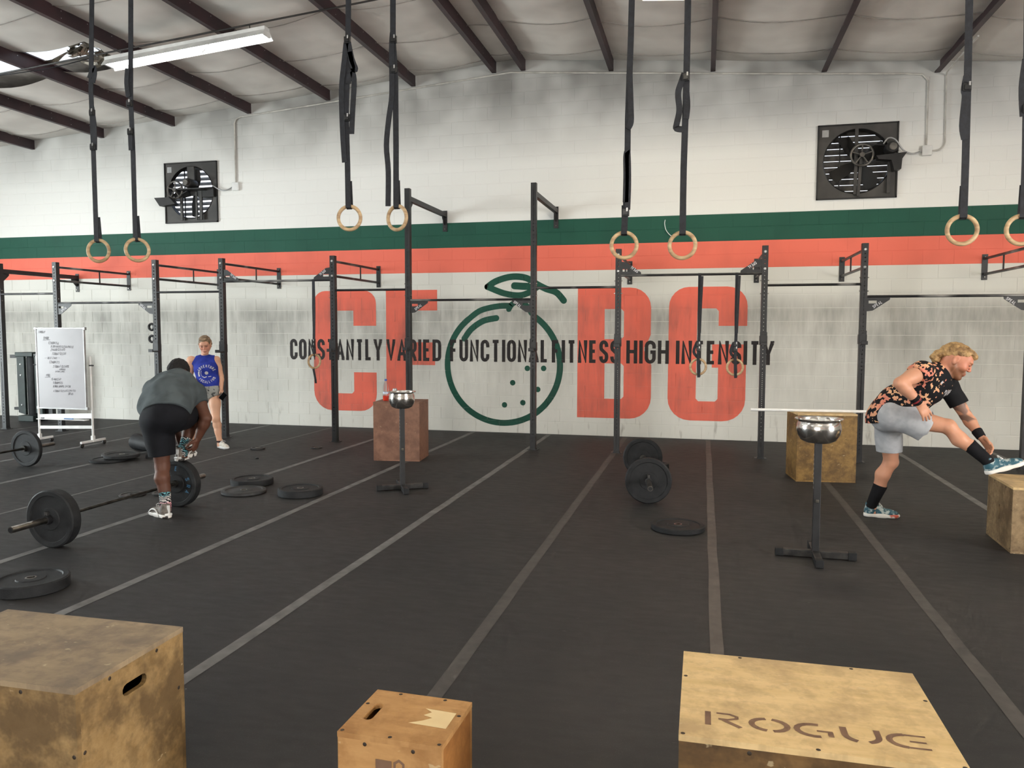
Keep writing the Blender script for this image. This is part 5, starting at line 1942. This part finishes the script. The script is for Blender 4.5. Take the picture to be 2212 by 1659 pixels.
# ------------------------------------------------------------------ the man stretching on the right
def man_stretching():
    root = thing('person', 'man in dark patterned shirt and grey shorts stretching one leg on a box', 'person', (1.6, -5.0, 0))
    off = Vector((1.6, -5.0, 0))
    par = bpy.data.objects.new('tmp', None)

    rhip, lhip, rknee, rank = A(1.575, -5.14, .972), A(1.585, -4.96, .955), A(1.993, -5.235, .893), A(2.282, -5.297, .622)
    lknee, lank = A(1.648, -4.86, .52), A(1.512, -4.79, .105)
    pel, waist, chest, neckb = A(1.58, -5.05, .965), A(1.665, -5.07, 1.06), A(1.84, -5.12, 1.23), A(1.955, -5.145, 1.335)
    rsh, relb, rwri = A(1.765, -5.30, 1.355), A(1.562, -5.46, 1.262), A(1.722, -5.41, 1.098)
    lsh, lelb, lwri = A(2.045, -5.01, 1.205), A(2.176, -5.05, .972), A(2.262, -5.18, .802)
    sp = unit(neckb - pel)
    side = unit(lsh - rsh)
    front = unit(np.cross(sp, side))
    if front[2] > 0:
        front = -front
    hd = Head((2.050, -5.14, 1.438), (.845, -.16, -.515), (.515, 0, .857), 1.17)
    body = []
    body += [cone(pel, waist, .15, .135, .04, (front, .72)), cone(waist, chest, .14, .165, .05, (front, .7)), cone(chest, lerp(chest, neckb, .6), .16, .12, .05, (front, .72)),
             cone(lerp(chest, neckb, .45), rsh, .07, .065, .05), cone(lerp(chest, neckb, .45), lsh, .07, .065, .05),
             ell(pel, (.15, .16, .13), k=.04)]
    body += limb_leg(rhip, rknee, rank, 1.06, (-.35, 0, -.9))
    body += limb_leg(lhip, lknee, lank, 1.06, (-1, 0, .2))
    body += [cone(lank, lank + A(.02, 0, -.05), .036, .04, .02), cone(lank + A(.0, 0, -.065), lank + A(.14, .0, -.078), .026, .02, .02)]
    body += [cone(rank, rank + A(.02, 0, -.05), .034, .034, .02), cone(rank + A(.025, 0, -.06), rank + A(.17, -.01, -.015), .026, .02, .02)]
    body += limb_arm(rsh, relb, rwri, 1.12) + limb_arm(lsh, lelb, lwri, 1.05)
    body += [cone(neckb - sp * .03, hd.p(-.02, 0, -.03), .075, .068, .03), cone(neckb - sp * .02 + A(.02, 0, -.03), hd.p(.015, 0, -.05), .06, .055, .03)]
    body += hd.prims(1.06)
    # right hand spread on the raised thigh, left hand reaching for the shoe
    body += hand(rwri, (.56, .22, -.80), (.35, .55, .75) * np.array([1, 1, -1]), (.7, -.55, .3), (.12, .22, .2), 1.08, .10, (.35, .85, .25))
    body += hand(lwri, (.50, -.42, -.72), (-.55, -.35, -.25), (.35, -.75, .2), (.35, .5, .4), 1.05, .03, (.7, .6, .5))
    sk, fl_ = lin(202, 147, 119), lin(196, 112, 92)
    rg = np.random.RandomState(3)
    tat = wrinkle(5, 1.0, 75, 6)

    def color(V):
        col = np.tile(sk, (len(V), 1))
        mott = wrinkle(8, 1.0, 22, 6)(V[:, 0], V[:, 1], V[:, 2])
        col *= (1 + .05 * mott)[:, None]
        red = np.clip(1 - np.linalg.norm(V - hd.p(.03, 0, 0), axis=1) / .26, 0, 1) * .75
        col = col * (1 - red[:, None]) + lin(204, 128, 102)[None] * red[:, None]
        # tattoo round the left elbow
        d = np.minimum(np.linalg.norm(V - lelb, axis=1), np.linalg.norm(V - lerp(lsh, lelb, .75), axis=1))
        m = np.clip((.10 - d) / .012, 0, 1) * np.clip(tat(V[:, 0], V[:, 1], V[:, 2]) * 3 + .9, 0, 1) * .72
        col = col * (1 - m[:, None]) + lin(70, 66, 66)[None] * m[:, None]
        return hd.paint(col=col, V=V, lip=lin(176, 92, 80), brow=lin(150, 108, 74), beard=lin(112, 76, 52), beard_amt=.85, flush=fl_)
    P = []
    bo = link('body', sdf_mesh('body', body, .005, mat=attr_mat('fair_skin', .48, .4, 0, .12), color=color), root)
    # hair: long on top, swept back to curls at the nape
    hl = [(hd.p(0, 0, .036), unit(-hd.u * .9 + hd.f * .45))]
    H = [hd.e((-.012, 0, .046), (.103, .0825, .083), .02, cuts=hl), hd.e((.045, 0, .094), (.056, .058, .026), .02, cuts=hl), hd.e((.088, 0, .083), (.024, .046, .019), .016), hd.e((-.085, 0, .022), (.042, .064, .045), .02),
         hd.e((-.116, 0, -.018), (.032, .054, .034), .012), hd.e((-.126, .022, -.050), (.026, .032, .026), .008), hd.e((-.128, -.028, -.045), (.025, .03, .026), .008), hd.e((-.104, 0, -.060), (.026, .044, .03), .010)]
    ca, cb, cf = hd.r, hd.u, hd.f

    def strands(X, Y, Z):
        q = lambda v: (X - hd.o[0]) * v[0] + (Y - hd.o[1]) * v[1] + (Z - hd.o[2]) * v[2]
        r_, u_, f_ = q(ca), q(cb), q(cf)
        w = np.sin(34 * f_ + 2) * 1.6 + np.sin(70 * f_ + 20 * u_)
        return .0021 * np.sin(230 * r_ + 95 * u_ + w) + .0013 * np.sin(330 * r_ - 120 * u_ + 1.7 * w + 1) + .0014 * np.sin(120 * f_ + 60 * u_)
    link('hair', sdf_mesh('hair', H, .0035, disp=strands, mat=hair_mat('blond_brown_hair', srgb(190, 154, 104), srgb(104, 76, 48), (1, 1, 1.5))), root)
    # shirt
    t = NT('black_shirt_with_peach_print')
    v = t.obj()
    n1 = t.noise(t.scale(v, (1.0, 1.0, 1.0)), 26.0, 2, .5)
    n2 = t.noise(v, 7.0, 1, .5)
    zx = t.n('SeparateXYZ', {0: t.n('TexCoord').outputs['Object']})
    # print is dense on the shoulder yoke and lower back, sparse on the chest
    prm = t.math('ADD', t.math('MULTIPLY', t.math('SUBTRACT', zx.outputs[0], 1.84), .73), t.math('MULTIPLY', t.math('SUBTRACT', zx.outputs[2], 1.23), -.68))
    dens = t.math('SUBTRACT', .405, t.math('MULTIPLY', prm, .52))
    m_ = t.math('LESS_THAN', n1, dens)
    pr_ = t.mix(t.ramp(n2, .4, .6), srgb(214, 132, 112), srgb(226, 178, 136))
    shirt_m = t.fin(t.mix(m_, srgb(20, 20, 24), pr_), .8, 0, .25)
    ncut = [(neckb + A(.012, 0, .012), unit(A(.78, 0, .60)))]
    hem = [(A(1.62, -5.05, .955), unit(A(.32, 0, -.94)))]
    sleeve = lambda s_, e_, f_: [(lerp(s_, e_, f_), unit(e_ - s_))]
    S = [cone(waist - sp * .10, chest, .172, .187, .05, (front, .76), cuts=hem), cone(chest, lerp(chest, neckb, .62), .18, .125, .06, (front, .78), cuts=ncut),
         ell(lerp(waist, chest, .25) + front * .03, (.15, .15, .12), k=.05, cuts=hem),
         cone(lerp(chest, neckb, .5), rsh, .095, .082, .05), cone(lerp(chest, neckb, .5), lsh, .095, .082, .05), cone(neckb - sp * .06, neckb + sp * .03, .09, .082, .03, cuts=ncut),
         cone(rsh, lerp(rsh, relb, .55), .086, .082, .03, cuts=sleeve(rsh, relb, .30)), cone(lsh, lerp(lsh, lelb, .8), .080, .078, .03, cuts=sleeve(lsh, lelb, .62)),
         cone(A(1.62, -5.05, 1.08), A(1.535, -5.05, .94), .165, .165, .05, (front, .74), cuts=hem)]
    sm_ = sdf_mesh('shirt', S, .006, disp=wrinkle(2, .0035, 32, 7), mat=shirt_m)
    shirt = link('shirt', sm_, root)
    # collar and chest badge
    b = MB()
    cc = ncut[0][0] - ncut[0][1] * .004
    e1 = unit(np.cross(ncut[0][1], A(0, 1, 0)))
    e2 = np.cross(ncut[0][1], e1)
    b.tube([Vector(cc + (e1 * math.cos(a) * .078 + e2 * math.sin(a) * .074)) for a in np.linspace(0, 2 * PI, 24)[:-1]], .008, 6, closed=True)
    link('collar', b.mesh('collar', cloth('black_collar', srgb(18, 18, 20), srgb(26, 26, 28))), shirt)
    badge = text_polys('PLUS', 0, .032, .026, .9, .006, .010)[0] + text_polys('FIT', .018, 0, .028, 1.2, .008, .012)[0]
    view = Vector((1.97, -5.16, 1.10)) - Vector((0, -12.32, 1.685))
    br_ = Vector((.93, .12, -.30)).normalized()
    bu = Vector((.25, -.28, .93))
    decal('badge', subdiv_polys(badge), sm_, (1.955, -5.2, 1.135), br_, bu - br_ * bu.dot(br_), M['white_print'], shirt, .004)
    decal('badge', [[(-.012, 0), (0, -.018), (.012, 0), (0, .018)]], sm_, (1.925, -5.25, 1.265), br_, bu - br_ * bu.dot(br_), M['white_print'], shirt, .004)
    # shorts
    gm = cloth('grey_marl_shorts', srgb(180, 182, 186), srgb(166, 168, 173), .9, 14)
    hR, hL = A(1.835, -5.205, .868), A(1.630, -4.885, .615)
    nR = unit(A(.86, -.1, -.5))
    S = [ell(pel + A(.012, 0, -.005), (.148, .172, .14), k=.05, cuts=[(A(1.68, -5.05, 1.055), unit(sp + A(0, 0, .0)))]), cone(pel, waist, .165, .15, .04, (front, .8), cuts=[(lerp(pel, waist, .75), sp)]),
         cone(rhip, lerp(rhip, rknee, .55), .118, .11, .05), cone(lerp(rhip, rknee, .35), hR + nR * .05 + A(0, 0, -.0), .125, .118, .05, cuts=[(hR, nR)]),
         cone(lhip, hL + A(0, 0, -.06), .118, .106, .05, cuts=[(hL, A(.05, 0, -1))]),
         cone(lerp(rhip, rknee, .66), rknee, .098, .09, .004, op='sub', cuts=[(hR - nR * .05, -nR)]), cone(lknee, lerp(lknee, lhip, .28), .09, .092, .004, op='sub')]
    sh_ = sdf_mesh('shorts', S, .006, disp=wrinkle(9, .004, 26, 7), mat=gm)
    so = link('shorts', sh_, root)
    link('drawstring', MB().tube(smooth_line([tuple(p) for p in (A(1.715, -5.245, 1.045), A(1.735, -5.255, 1.03), A(1.72, -5.262, 1.005), A(1.675, -5.262, .985), A(1.625, -5.258, .965))]), .004, 6).mesh('drawstring', M['white']), so)
    # black socks, wrist wraps
    bk = cloth('black_knit', srgb(15, 15, 18), srgb(24, 24, 28), .9)
    link('sock', sdf_mesh('sock', [cone(lerp(rknee, rank, .45), rank, .060, .046, .01, cuts=[(lerp(rknee, rank, .52), unit(rknee - rank))]), cone(rank, rank + A(.018, 0, -.035), .043, .034, .02)], .005, mat=bk), root)
    link('sock', sdf_mesh('sock', [cone(lerp(lknee, lank, .45), lank, .062, .045, .01, cuts=[(lerp(lknee, lank, .52), unit(lknee - lank))]), cone(lank, lank + A(.006, 0, -.035), .041, .033, .02)], .005, mat=bk), root)
    for w_, e_, nm in ((rwri, relb, 1), (lwri, lelb, 0)):
        wd = unit(e_ - w_)
        b = MB()
        c0, c1 = Vector(w_ + wd * .0), Vector(w_ + wd * .075)
        b.tube([c0, c0.lerp(c1, .1), c0.lerp(c1, .9), c1], [.034, .0375, .043, .040], 18)
        ww = link('wrist_wrap', b.mesh('wrist_wrap', bk), root)
        if nm:
            b = MB()
            b.tube([c0.lerp(c1, .35), c0.lerp(c1, .55)], [.0400, .0412], 18, cap=False)
            link('wrap_stripe', b.mesh('wrap_stripe', pm('red_stripe', srgb(150, 40, 44), srgb(60, 20, 24), .8, scale=24)), ww)
            link('wrap_lettering', polys_mesh('wrap_lettering', text_polys('WOD', -.022, -.01, .02, 1.0, .006, .009)[0], lambda u, v: Vector(w_ + wd * .052) + Vector((.02, -.04, .0)) + Vector(unit(A(.75, -.05, -.66))) * u + Vector(wd) * v, M['white_print']), ww)
    # teal patterned training shoes
    teal = pm('teal_marbled_mesh', srgb(46, 92, 108), srgb(184, 196, 196), .6, scale=26, lo=.5, hi=.62, bump=.2, bscale=200)
    sole = pm('white_red_sole', srgb(232, 230, 226), srgb(206, 100, 82), .5, scale=9, lo=.60, hi=.66)
    shoe_parts(root, A(1.452, -4.785, .003), A(1, -.02, 0), A(0, 0, 1), .295, teal, sole, M['white'])
    shoe_parts(root, A(2.266, -5.30, .514), A(.9, -.06, .34), A(-.36, 0, .9), .295, teal, sole, M['white'])
    for ch in list(root.children):
        ch.location = -off
    return root


man_stretching()


# ------------------------------------------------------------------ the man tying his shoe on the left
def man_crouching():
    root = thing('person', 'man in grey shirt and black shorts bending to tie his shoe on a barbell plate', 'person', (-4.7, -6.3, 0))
    off = Vector((-4.7, -6.3, 0))
    lhip, lknee, lank = A(-4.765, -6.335, .885), A(-4.745, -6.325, .45), A(-4.672, -6.39, .12)
    rhip, rknee, rank = A(-4.61, -6.32, .90), A(-4.705, -5.895, .90), A(-4.742, -6.035, .565)
    pel, waist, chest, neck = A(-4.683, -6.33, .94), A(-4.73, -6.23, 1.03), A(-4.835, -6.04, 1.135), A(-4.885, -5.92, 1.225)
    lsh, rsh = A(-5.09, -5.97, 1.105), A(-4.665, -5.96, 1.10)
    relb, rwri = A(-4.505, -6.01, .86), A(-4.602, -6.005, .668)
    lelb, lwri = A(-5.03, -5.84, .85), A(-4.855, -5.95, .655)
    sp = unit(neck - pel)
    side = unit(rsh - lsh)
    front = unit(np.cross(side, sp))
    if front[2] > 0:
        front = -front
    hd = Head((-4.952, -5.80, 1.268), (.05, .72, -.70), (-.0, .70, .72), 1.04)
    B = [cone(pel, waist, .15, .145, .04, (front, .75)), cone(waist, chest, .15, .19, .05, (front, .66)), cone(chest, lerp(chest, neck, .6), .18, .12, .05, (front, .7)),
         cone(lerp(chest, neck, .4), rsh, .08, .07, .05), cone(lerp(chest, neck, .4), lsh, .08, .07, .05), ell(pel, (.17, .14, .13), k=.04)]
    B += limb_leg(lhip, lknee, lank, 1.1, (.1, -1, 0)) + limb_leg(rhip, rknee, rank, 1.1, (0, -.6, -.2))
    B += [cone(lank, lank + A(.0, 0, -.06), .038, .04, .02), cone(lank + A(.0, 0, -.08), lank + A(-.14, .06, -.088), .026, .02, .02)]
    B += [cone(rank, rank + A(-.01, -.01, -.06), .036, .038, .02), cone(rank + A(0, .01, -.08), rank + A(-.02, .13, -.09), .024, .018, .02)]
    B += limb_arm(rsh, relb, rwri, 1.16) + limb_arm(lsh, lelb, lwri, 1.16)
    B += [cone(neck - sp * .04, hd.p(-.02, 0, -.02), .074, .066, .03)] + hd.prims(1.05)
    B += hand(rwri, (-.30, -.12, -.92), (-.9, -.1, .25), (-.1, -.9, .1), (.7, .8, .6), 1.12, .02, (.7, .5, .6))
    B += hand(lwri, (.45, -.05, -.85), (.75, .1, .35), (.0, .9, -.2), (.55, .6, .5), 1.08, .02, (.7, .4, .6))
    sk = lin(92, 58, 44)

    def color(V):
        col = np.tile(sk, (len(V), 1)) * (1 + .06 * wrinkle(4, 1.0, 20, 6)(V[:, 0], V[:, 1], V[:, 2]))[:, None]
        return hd.paint(col=col, V=V, lip=lin(96, 54, 46), brow=lin(22, 16, 14))
    link('body', sdf_mesh('body', B, .005, mat=attr_mat('dark_skin', .55, .35), color=color), root)
    Hh = [hd.e((-.010, 0, .042), (.108, .086, .092), .02, cuts=[(hd.p(.07, 0, .0), unit(hd.f * .9 - hd.u * .35)), (hd.p(-.05, 0, -.04), -hd.u)]), hd.e((-.06, 0, .0), (.055, .072, .06), .02, cuts=[(hd.p(-.05, 0, -.045), -hd.u)])]
    link('hair', sdf_mesh('hair', Hh, .004, disp=wrinkle(3, .002, 260, 6), mat=pm('short_black_hair', srgb(14, 12, 12), srgb(24, 21, 20), .85, scale=60, bump=.4)), root)
    gs = cloth('charcoal_tee', srgb(84, 92, 95), srgb(70, 77, 80), .9, 6)
    hemn = unit(-sp + A(0, -.15, -.75))
    hem = [(A(-4.72, -6.36, .955), hemn)]
    S = [cone(waist - sp * .12, chest, .205, .225, .06, (front, .72), cuts=hem), cone(chest, lerp(chest, neck, .55), .22, .12, .06, (front, .74)), ell(lerp(waist, chest, .4) - front * .03, (.21, .17, .15), k=.05, cuts=hem),
         cone(A(-5.03, -6.04, 1.07), A(-4.885, -6.27, .97), .10, .115, .08, cuts=hem), cone(A(-4.70, -6.06, 1.07), A(-4.61, -6.25, .99), .10, .10, .08, cuts=hem),
         cone(lerp(chest, neck, .35), rsh, .105, .085, .07), cone(lerp(chest, neck, .35), lsh, .105, .09, .07), cone(neck - sp * .07, neck - sp * .01, .10, .082, .03),
         cone(rsh, relb, .085, .082, .05, cuts=[(lerp(rsh, relb, .48), unit(relb - rsh))]), cone(lsh, lelb, .088, .085, .05, cuts=[(lerp(lsh, lelb, .52), unit(lelb - lsh))])]
    link('shirt', sdf_mesh('shirt', S, .006, disp=wrinkle(6, .006, 30, 8), mat=gs), root)
    bs = cloth('black_shorts', srgb(14, 15, 20), srgb(20, 21, 27), .85, 7)
    hL = A(-4.755, -6.32, .545)
    S = [ell(pel + A(-.015, 0, -.03), (.185, .16, .155), k=.05), cone(pel, lerp(pel, waist, .8), .175, .16, .04, (front, .8)), cone(lhip, hL + A(.01, 0, -.08), .135, .112, .05, cuts=[(hL, A(.1, 0, -1))]), cone(lhip + A(-.05, -.01, -.02), hL + A(-.02, 0, .12), .11, .09, .06),
         cone(rhip, lerp(rhip, rknee, .75), .122, .108, .06, cuts=[(lerp(rhip, rknee, .80), unit(rknee - rhip))]), cone(rhip, lerp(rhip, rknee, .55) + A(-.02, -.02, -.05), .11, .095, .06),
         cone(lknee, lerp(lknee, lhip, .22), .088, .09, .004, op='sub')]
    link('shorts', sdf_mesh('shorts', S, .006, disp=wrinkle(7, .004, 24, 8), mat=bs), root)
    # zebra socks with a pink and teal cuff
    t = NT('zebra_sock_knit')
    v = t.obj()
    wv = t.n('TexWave', {'Vector': v, 'Scale': 17.0, 'Distortion': 16.0, 'Detail': 2.0}, wave_type='BANDS', bands_direction='Z').outputs[1]
    zz = t.n('SeparateXYZ', {0: t.n('TexCoord').outputs['Object']}).outputs[2]
    base = t.mix(t.ramp(t.noise(v, 14, 1), .45, .55), srgb(206, 200, 196), srgb(96, 150, 160))
    pink = t.mix(t.n('MapRange', {0: zz, 1: .155, 2: .13, 3: 0.0, 4: 1.0}).outputs[0], base, srgb(220, 150, 160))
    zm = t.fin(t.mix(t.math('LESS_THAN', wv, .5), srgb(26, 28, 32), pink), .9, 0, .2)
    link('sock', sdf_mesh('sock', [cone(lerp(lknee, lank, .62), lank, .052, .045, .01), cone(lank, lank + A(0, 0, -.06), .045, .046, .02)], .005, mat=zm), root)
    link('sock', sdf_mesh('sock', [cone(lerp(rknee, rank, .60), rank, .052, .044, .01), cone(rank, rank + A(-.01, 0, -.05), .044, .045, .02)], .005, mat=zm), root)
    up_ = pm('grey_mesh_shoe', srgb(120, 112, 104), srgb(96, 90, 84), .7, scale=30, bump=.2, bscale=200)
    so = pm('white_black_sole', srgb(226, 222, 216), srgb(50, 46, 44), .5, scale=16, lo=.56, hi=.6)
    for hl, fd, u_, sg in ((A(-4.615, -6.425, .003), A(-.92, .40, 0), A(0, 0, 1), 1), (A(-4.758, -6.10, .455), A(-.12, .98, .06), A(0, -.06, 1), -1)):
        s_ = shoe_parts(root, hl, fd, u_, .30, up_, so, M['white'])
        f = unit(fd)
        sd = unit(np.cross(f, u_))
        # white moulded side loop and heel blocks
        for q in (-1, 1):
            pts = [hl + f * a + sd * q * b_ + A(0, 0, z) for a, b_, z in ((.10, .044, .022), (.15, .046, .065), (.21, .05, .06), (.26, .048, .024))]
            link('side_loop', MB().tube(smooth_line([tuple(p) for p in pts]), .007, 7).mesh('side_loop', M['white']), s_)
        link('heel_block', MB().tube([Vector(hl + f * .012 + sd * -.03 + A(0, 0, .03)), Vector(hl + f * .0 + A(0, 0, .035)), Vector(hl + f * .012 + sd * .03 + A(0, 0, .03))], .012, 8).mesh('heel_block', M['white']), s_)
        link('heel_tab', MB().box((-.012, -.006, 0), (.012, .006, .07)).mesh('heel_tab', M['white']), s_, mw=Matrix.Translation(Vector(hl + f * .004 + A(0, 0, .045))))
    for ch in list(root.children):
        ch.location = -off
    return root


man_crouching()


# ------------------------------------------------------------------ the woman in blue
def woman():
    root = thing('person', 'woman in blue sleeveless top and grey shorts standing by the rig', 'person', (-6.8, -2.6, 0))
    off = Vector((-6.8, -2.6, 0))
    lhip, lknee, lank = A(-6.82, -2.56, .80), A(-6.737, -2.66, .425), A(-6.70, -2.64, .10)
    rhip, rknee, rank = A(-6.975, -2.62, .795), A(-7.13, -2.60, .42), A(-7.24, -2.52, .09)
    pel, waist, chest, neck = A(-6.895, -2.59, .82), A(-6.893, -2.585, .93), A(-6.925, -2.59, 1.135), A(-6.955, -2.58, 1.30)
    rsh, relb, rwri = A(-7.115, -2.66, 1.25), A(-7.165, -2.64, 1.01), A(-6.90, -2.80, .895)
    lsh, lelb, lwri = A(-6.815, -2.50, 1.255), A(-6.775, -2.46, 1.02), A(-6.690, -2.58, .835)
    fr = unit(A(.50, -.86, 0))
    hd = Head((-6.925, -2.60, 1.468), (.42, -.83, -.36), (.05, -.25, .95), 1.0)
    B = [cone(pel, waist, .135, .115, .04, (fr, .72)), cone(waist, chest, .115, .135, .05, (fr, .68)), cone(chest, lerp(chest, neck, .55), .13, .09, .05, (fr, .72)),
         cone(lerp(chest, neck, .6), rsh, .06, .052, .04), cone(lerp(chest, neck, .6), lsh, .06, .052, .04), ell(pel + A(0, 0, -.02), (.15, .12, .12), k=.04)]
    B += [ell(chest + fr * .085 + A(.055 * s, .03 * s, .0), (.058, .055, .055), k=.03) for s in (-1, 1)]
    B += limb_leg(lhip, lknee, lank, .98, (-.4, .9, 0)) + limb_leg(rhip, rknee, rank, .98, (-.4, .9, 0))
    B += [cone(lank, lank + A(0, 0, -.05), .033, .036, .02), cone(lank + A(0, 0, -.065), lank + A(.13, -.06, -.075), .03, .026, .02)]
    B += [cone(rank, rank + A(0, 0, -.045), .033, .036, .02), cone(rank + A(0, 0, -.06), rank + A(.05, -.12, -.065), .03, .026, .02)]
    B += limb_arm(rsh, relb, rwri, 1.02) + limb_arm(lsh, lelb, lwri, .85)
    B += [cone(neck - A(0, 0, .03), hd.p(-.015, 0, -.03), .052, .048, .02)] + hd.prims(.98)
    B += hand(rwri, (.75, -.30, -.42), (.3, .1, -.75), (.1, -.5, .75), (.3, .5, .4), .95, .04, (.5, .8, .0))
    B += hand(lwri, (.55, -.28, -.75), (-.6, -.2, -.3), (.3, -.8, .2), (.4, .5, .4), .92, .02, (.7, .5, .4))
    sk = lin(212, 164, 136)

    def color(V):
        col = np.tile(sk, (len(V), 1)) * (1 + .04 * wrinkle(14, 1.0, 18, 6)(V[:, 0], V[:, 1], V[:, 2]))[:, None]
        red = np.clip(1 - np.linalg.norm(V - hd.p(.05, 0, -.01), axis=1) / .16, 0, 1) * .6
        col = col * (1 - red[:, None]) + lin(186, 118, 100)[None] * red[:, None]
        return hd.paint(col=col, V=V, lip=lin(166, 90, 84), brow=lin(84, 62, 48), flush=lin(196, 120, 104))
    link('body', sdf_mesh('body', B, .006, mat=attr_mat('light_skin', .48, .4, 0, .1), color=color), root)
    Hh = [hd.e((-.016, 0, .050), (.104, .083, .088), .02, cuts=[(hd.p(.055, 0, .045), unit(hd.f * .75 - hd.u * .66))]), hd.e((.035, 0, .108), (.05, .056, .02), .02), hd.e((-.07, 0, .0), (.05, .07, .07), .02),
          hd.e((-.09, .03, -.04), (.03, .03, .03), .015), hd.e((-.035, .078, .01), (.03, .016, .04), .012), hd.e((-.035, -.078, .01), (.03, .016, .04), .012), hd.e((-.12, 0, .03), (.03, .03, .035), .015)]
    link('hair', sdf_mesh('hair', Hh, .005, disp=wrinkle(15, .003, 110, 6), mat=hair_mat('ash_brown_hair', srgb(148, 126, 100), srgb(92, 74, 58), (2, 2, 1))), root)
    blue = cloth('royal_blue_cotton', srgb(44, 60, 158), srgb(36, 50, 136), .85, 7)
    sl_r = [(lerp(lerp(chest, neck, .6), rsh, .80), unit(rsh - lsh + A(0, 0, .18)))]
    sl_l = [(lerp(lerp(chest, neck, .6), lsh, .85), unit(lsh - rsh))]
    ncut = [(neck + A(0, 0, .012), unit(A(.12, -.3, .95)))]
    hem = [(A(-6.89, -2.6, .885), A(0, 0, -1))]
    S = [cone(pel, waist, .155, .142, .05, (fr, .80), cuts=hem), cone(waist, chest, .142, .158, .06, (fr, .76)), ell(chest + fr * .07, (.125, .10, .085), np.array([unit(np.cross(fr, A(0, 0, 1))), fr, A(0, 0, 1)]), k=.05),
         cone(chest, lerp(chest, neck, .6), .15, .10, .05, (fr, .8), cuts=ncut), cone(lerp(chest, neck, .62), rsh, .078, .066, .04, cuts=sl_r), cone(lerp(chest, neck, .62), lsh, .078, .066, .04, cuts=sl_l),
         cone(neck - A(0, 0, .10), neck - A(0, 0, .0), .085, .066, .03, cuts=ncut)]
    tm = sdf_mesh('tank_top', S, .006, disp=wrinkle(16, .003, 30, 7), mat=blue)
    top = link('tank_top', tm, root)
    # round print: arched words round a pale disc
    pr = M['white_print']
    rt_ = Vector((-fr[1], fr[0], 0))

    def arch(word, r, a0, da, h):
        out = []
        for i, ch in enumerate(word):
            a = math.radians(a0 - da * i)
            gp, adv = glyph_polys(ch, -GLY[ch][0] * h / 2, 0, h, 1.0, h * .2)
            for p in gp:
                out.append([((r + q[1]) * math.cos(a) + q[0] * math.sin(a), (r + q[1]) * math.sin(a) - q[0] * math.cos(a)) for q in p])
        return out

    def arch_low(word, r, a0, da, h):
        out = []
        for i, ch in enumerate(word):
            a = math.radians(a0 + da * i)
            gp, adv = glyph_polys(ch, -GLY[ch][0] * h / 2, 0, h, 1.0, h * .2)
            for p in gp:
                out.append([((r - q[1]) * math.cos(a) - q[0] * math.sin(a), (r - q[1]) * math.sin(a) + q[0] * math.cos(a)) for q in p])
        return out
    polys = arch('ADVENTURE', .098, 152, 15.5, .033) + arch_low('IS CALLING'.replace(' ', ''), .131, 218, 14, .033) + [disc(0, .015, .024, 14)]
    polys += ribbon([(.075 * math.cos(math.radians(a)), .01 + .075 * math.sin(math.radians(a))) for a in range(150, 215, 8)], .006) + ribbon([(.105 * math.cos(math.radians(a)), .105 * math.sin(math.radians(a))) for a in range(160, 205, 8)], .02)
    polys += ribbon([(-.06, -.035), (-.03, -.05), (0, -.038)], .010) + ribbon([(.02, -.04), (.06, -.035)], .008)
    ctr = chest + A(.02, 0, -.075)
    decal('shirt_print', polys, tm, tuple(ctr), rt_, (0, 0, 1), pr, top, .004)
    gm = pm('grey_camo_shorts', srgb(150, 152, 148), srgb(70, 72, 72), .9, scale=20, lo=.58, hi=.62, bump=.1)
    S = [ell(pel + A(0, 0, -.015), (.165, .135, .115), k=.04, cuts=[(A(0, 0, .90), A(0, 0, 1))]), cone(pel, waist, .155, .13, .04, (fr, .8), cuts=[(A(0, 0, .905), A(0, 0, 1))]),
         cone(lhip, lerp(lhip, lknee, .35), .105, .097, .04, cuts=[(lerp(lhip, lknee, .24), unit(lknee - lhip + A(0.1, 0, 0)))]), cone(rhip, lerp(rhip, rknee, .35), .105, .097, .04, cuts=[(lerp(rhip, rknee, .24), unit(rknee - rhip))])]
    link('shorts', sdf_mesh('shorts', S, .006, disp=wrinkle(17, .002, 30, 6), mat=gm), root)
    wh = pm('white_canvas_shoe', srgb(222, 218, 208), srgb(198, 192, 180), .7, scale=20)
    shoe_parts(root, A(-6.735, -2.605, .003), A(.86, -.50, 0), A(0, 0, 1), .265, wh, M['white'], M['alu'])
    shoe_parts(root, A(-7.275, -2.48, .003), A(.40, -.92, 0), A(0, 0, 1), .265, wh, M['white'], M['alu'])
    for an in (lank, rank):
        link('ankle_sock', MB().tube([Vector(an + A(0, 0, -.02)), Vector(an + A(0, 0, .005))], .041, 14).mesh('ankle_sock', cloth('dark_sock', srgb(40, 30, 34), srgb(60, 46, 50))), root)
    for ch in list(root.children):
        ch.location = -off
    ph = MB().box((-.036, -.004, -.072), (.036, .004, .072), bev=.004)
    o = thing('phone', 'black phone in the woman\'s lowered hand', 'phone', (-6.612, -2.66, .745))
    o.rotation_euler = (.5, .75, .4)
    ph.build('phone_body', M['plastic_black'], o)
    MB().box((-.032, -.0046, -.064), (.032, -.0042, .064)).build('screen', pm('dark_screen', srgb(10, 10, 12), None, .1), o)
    return root


woman()
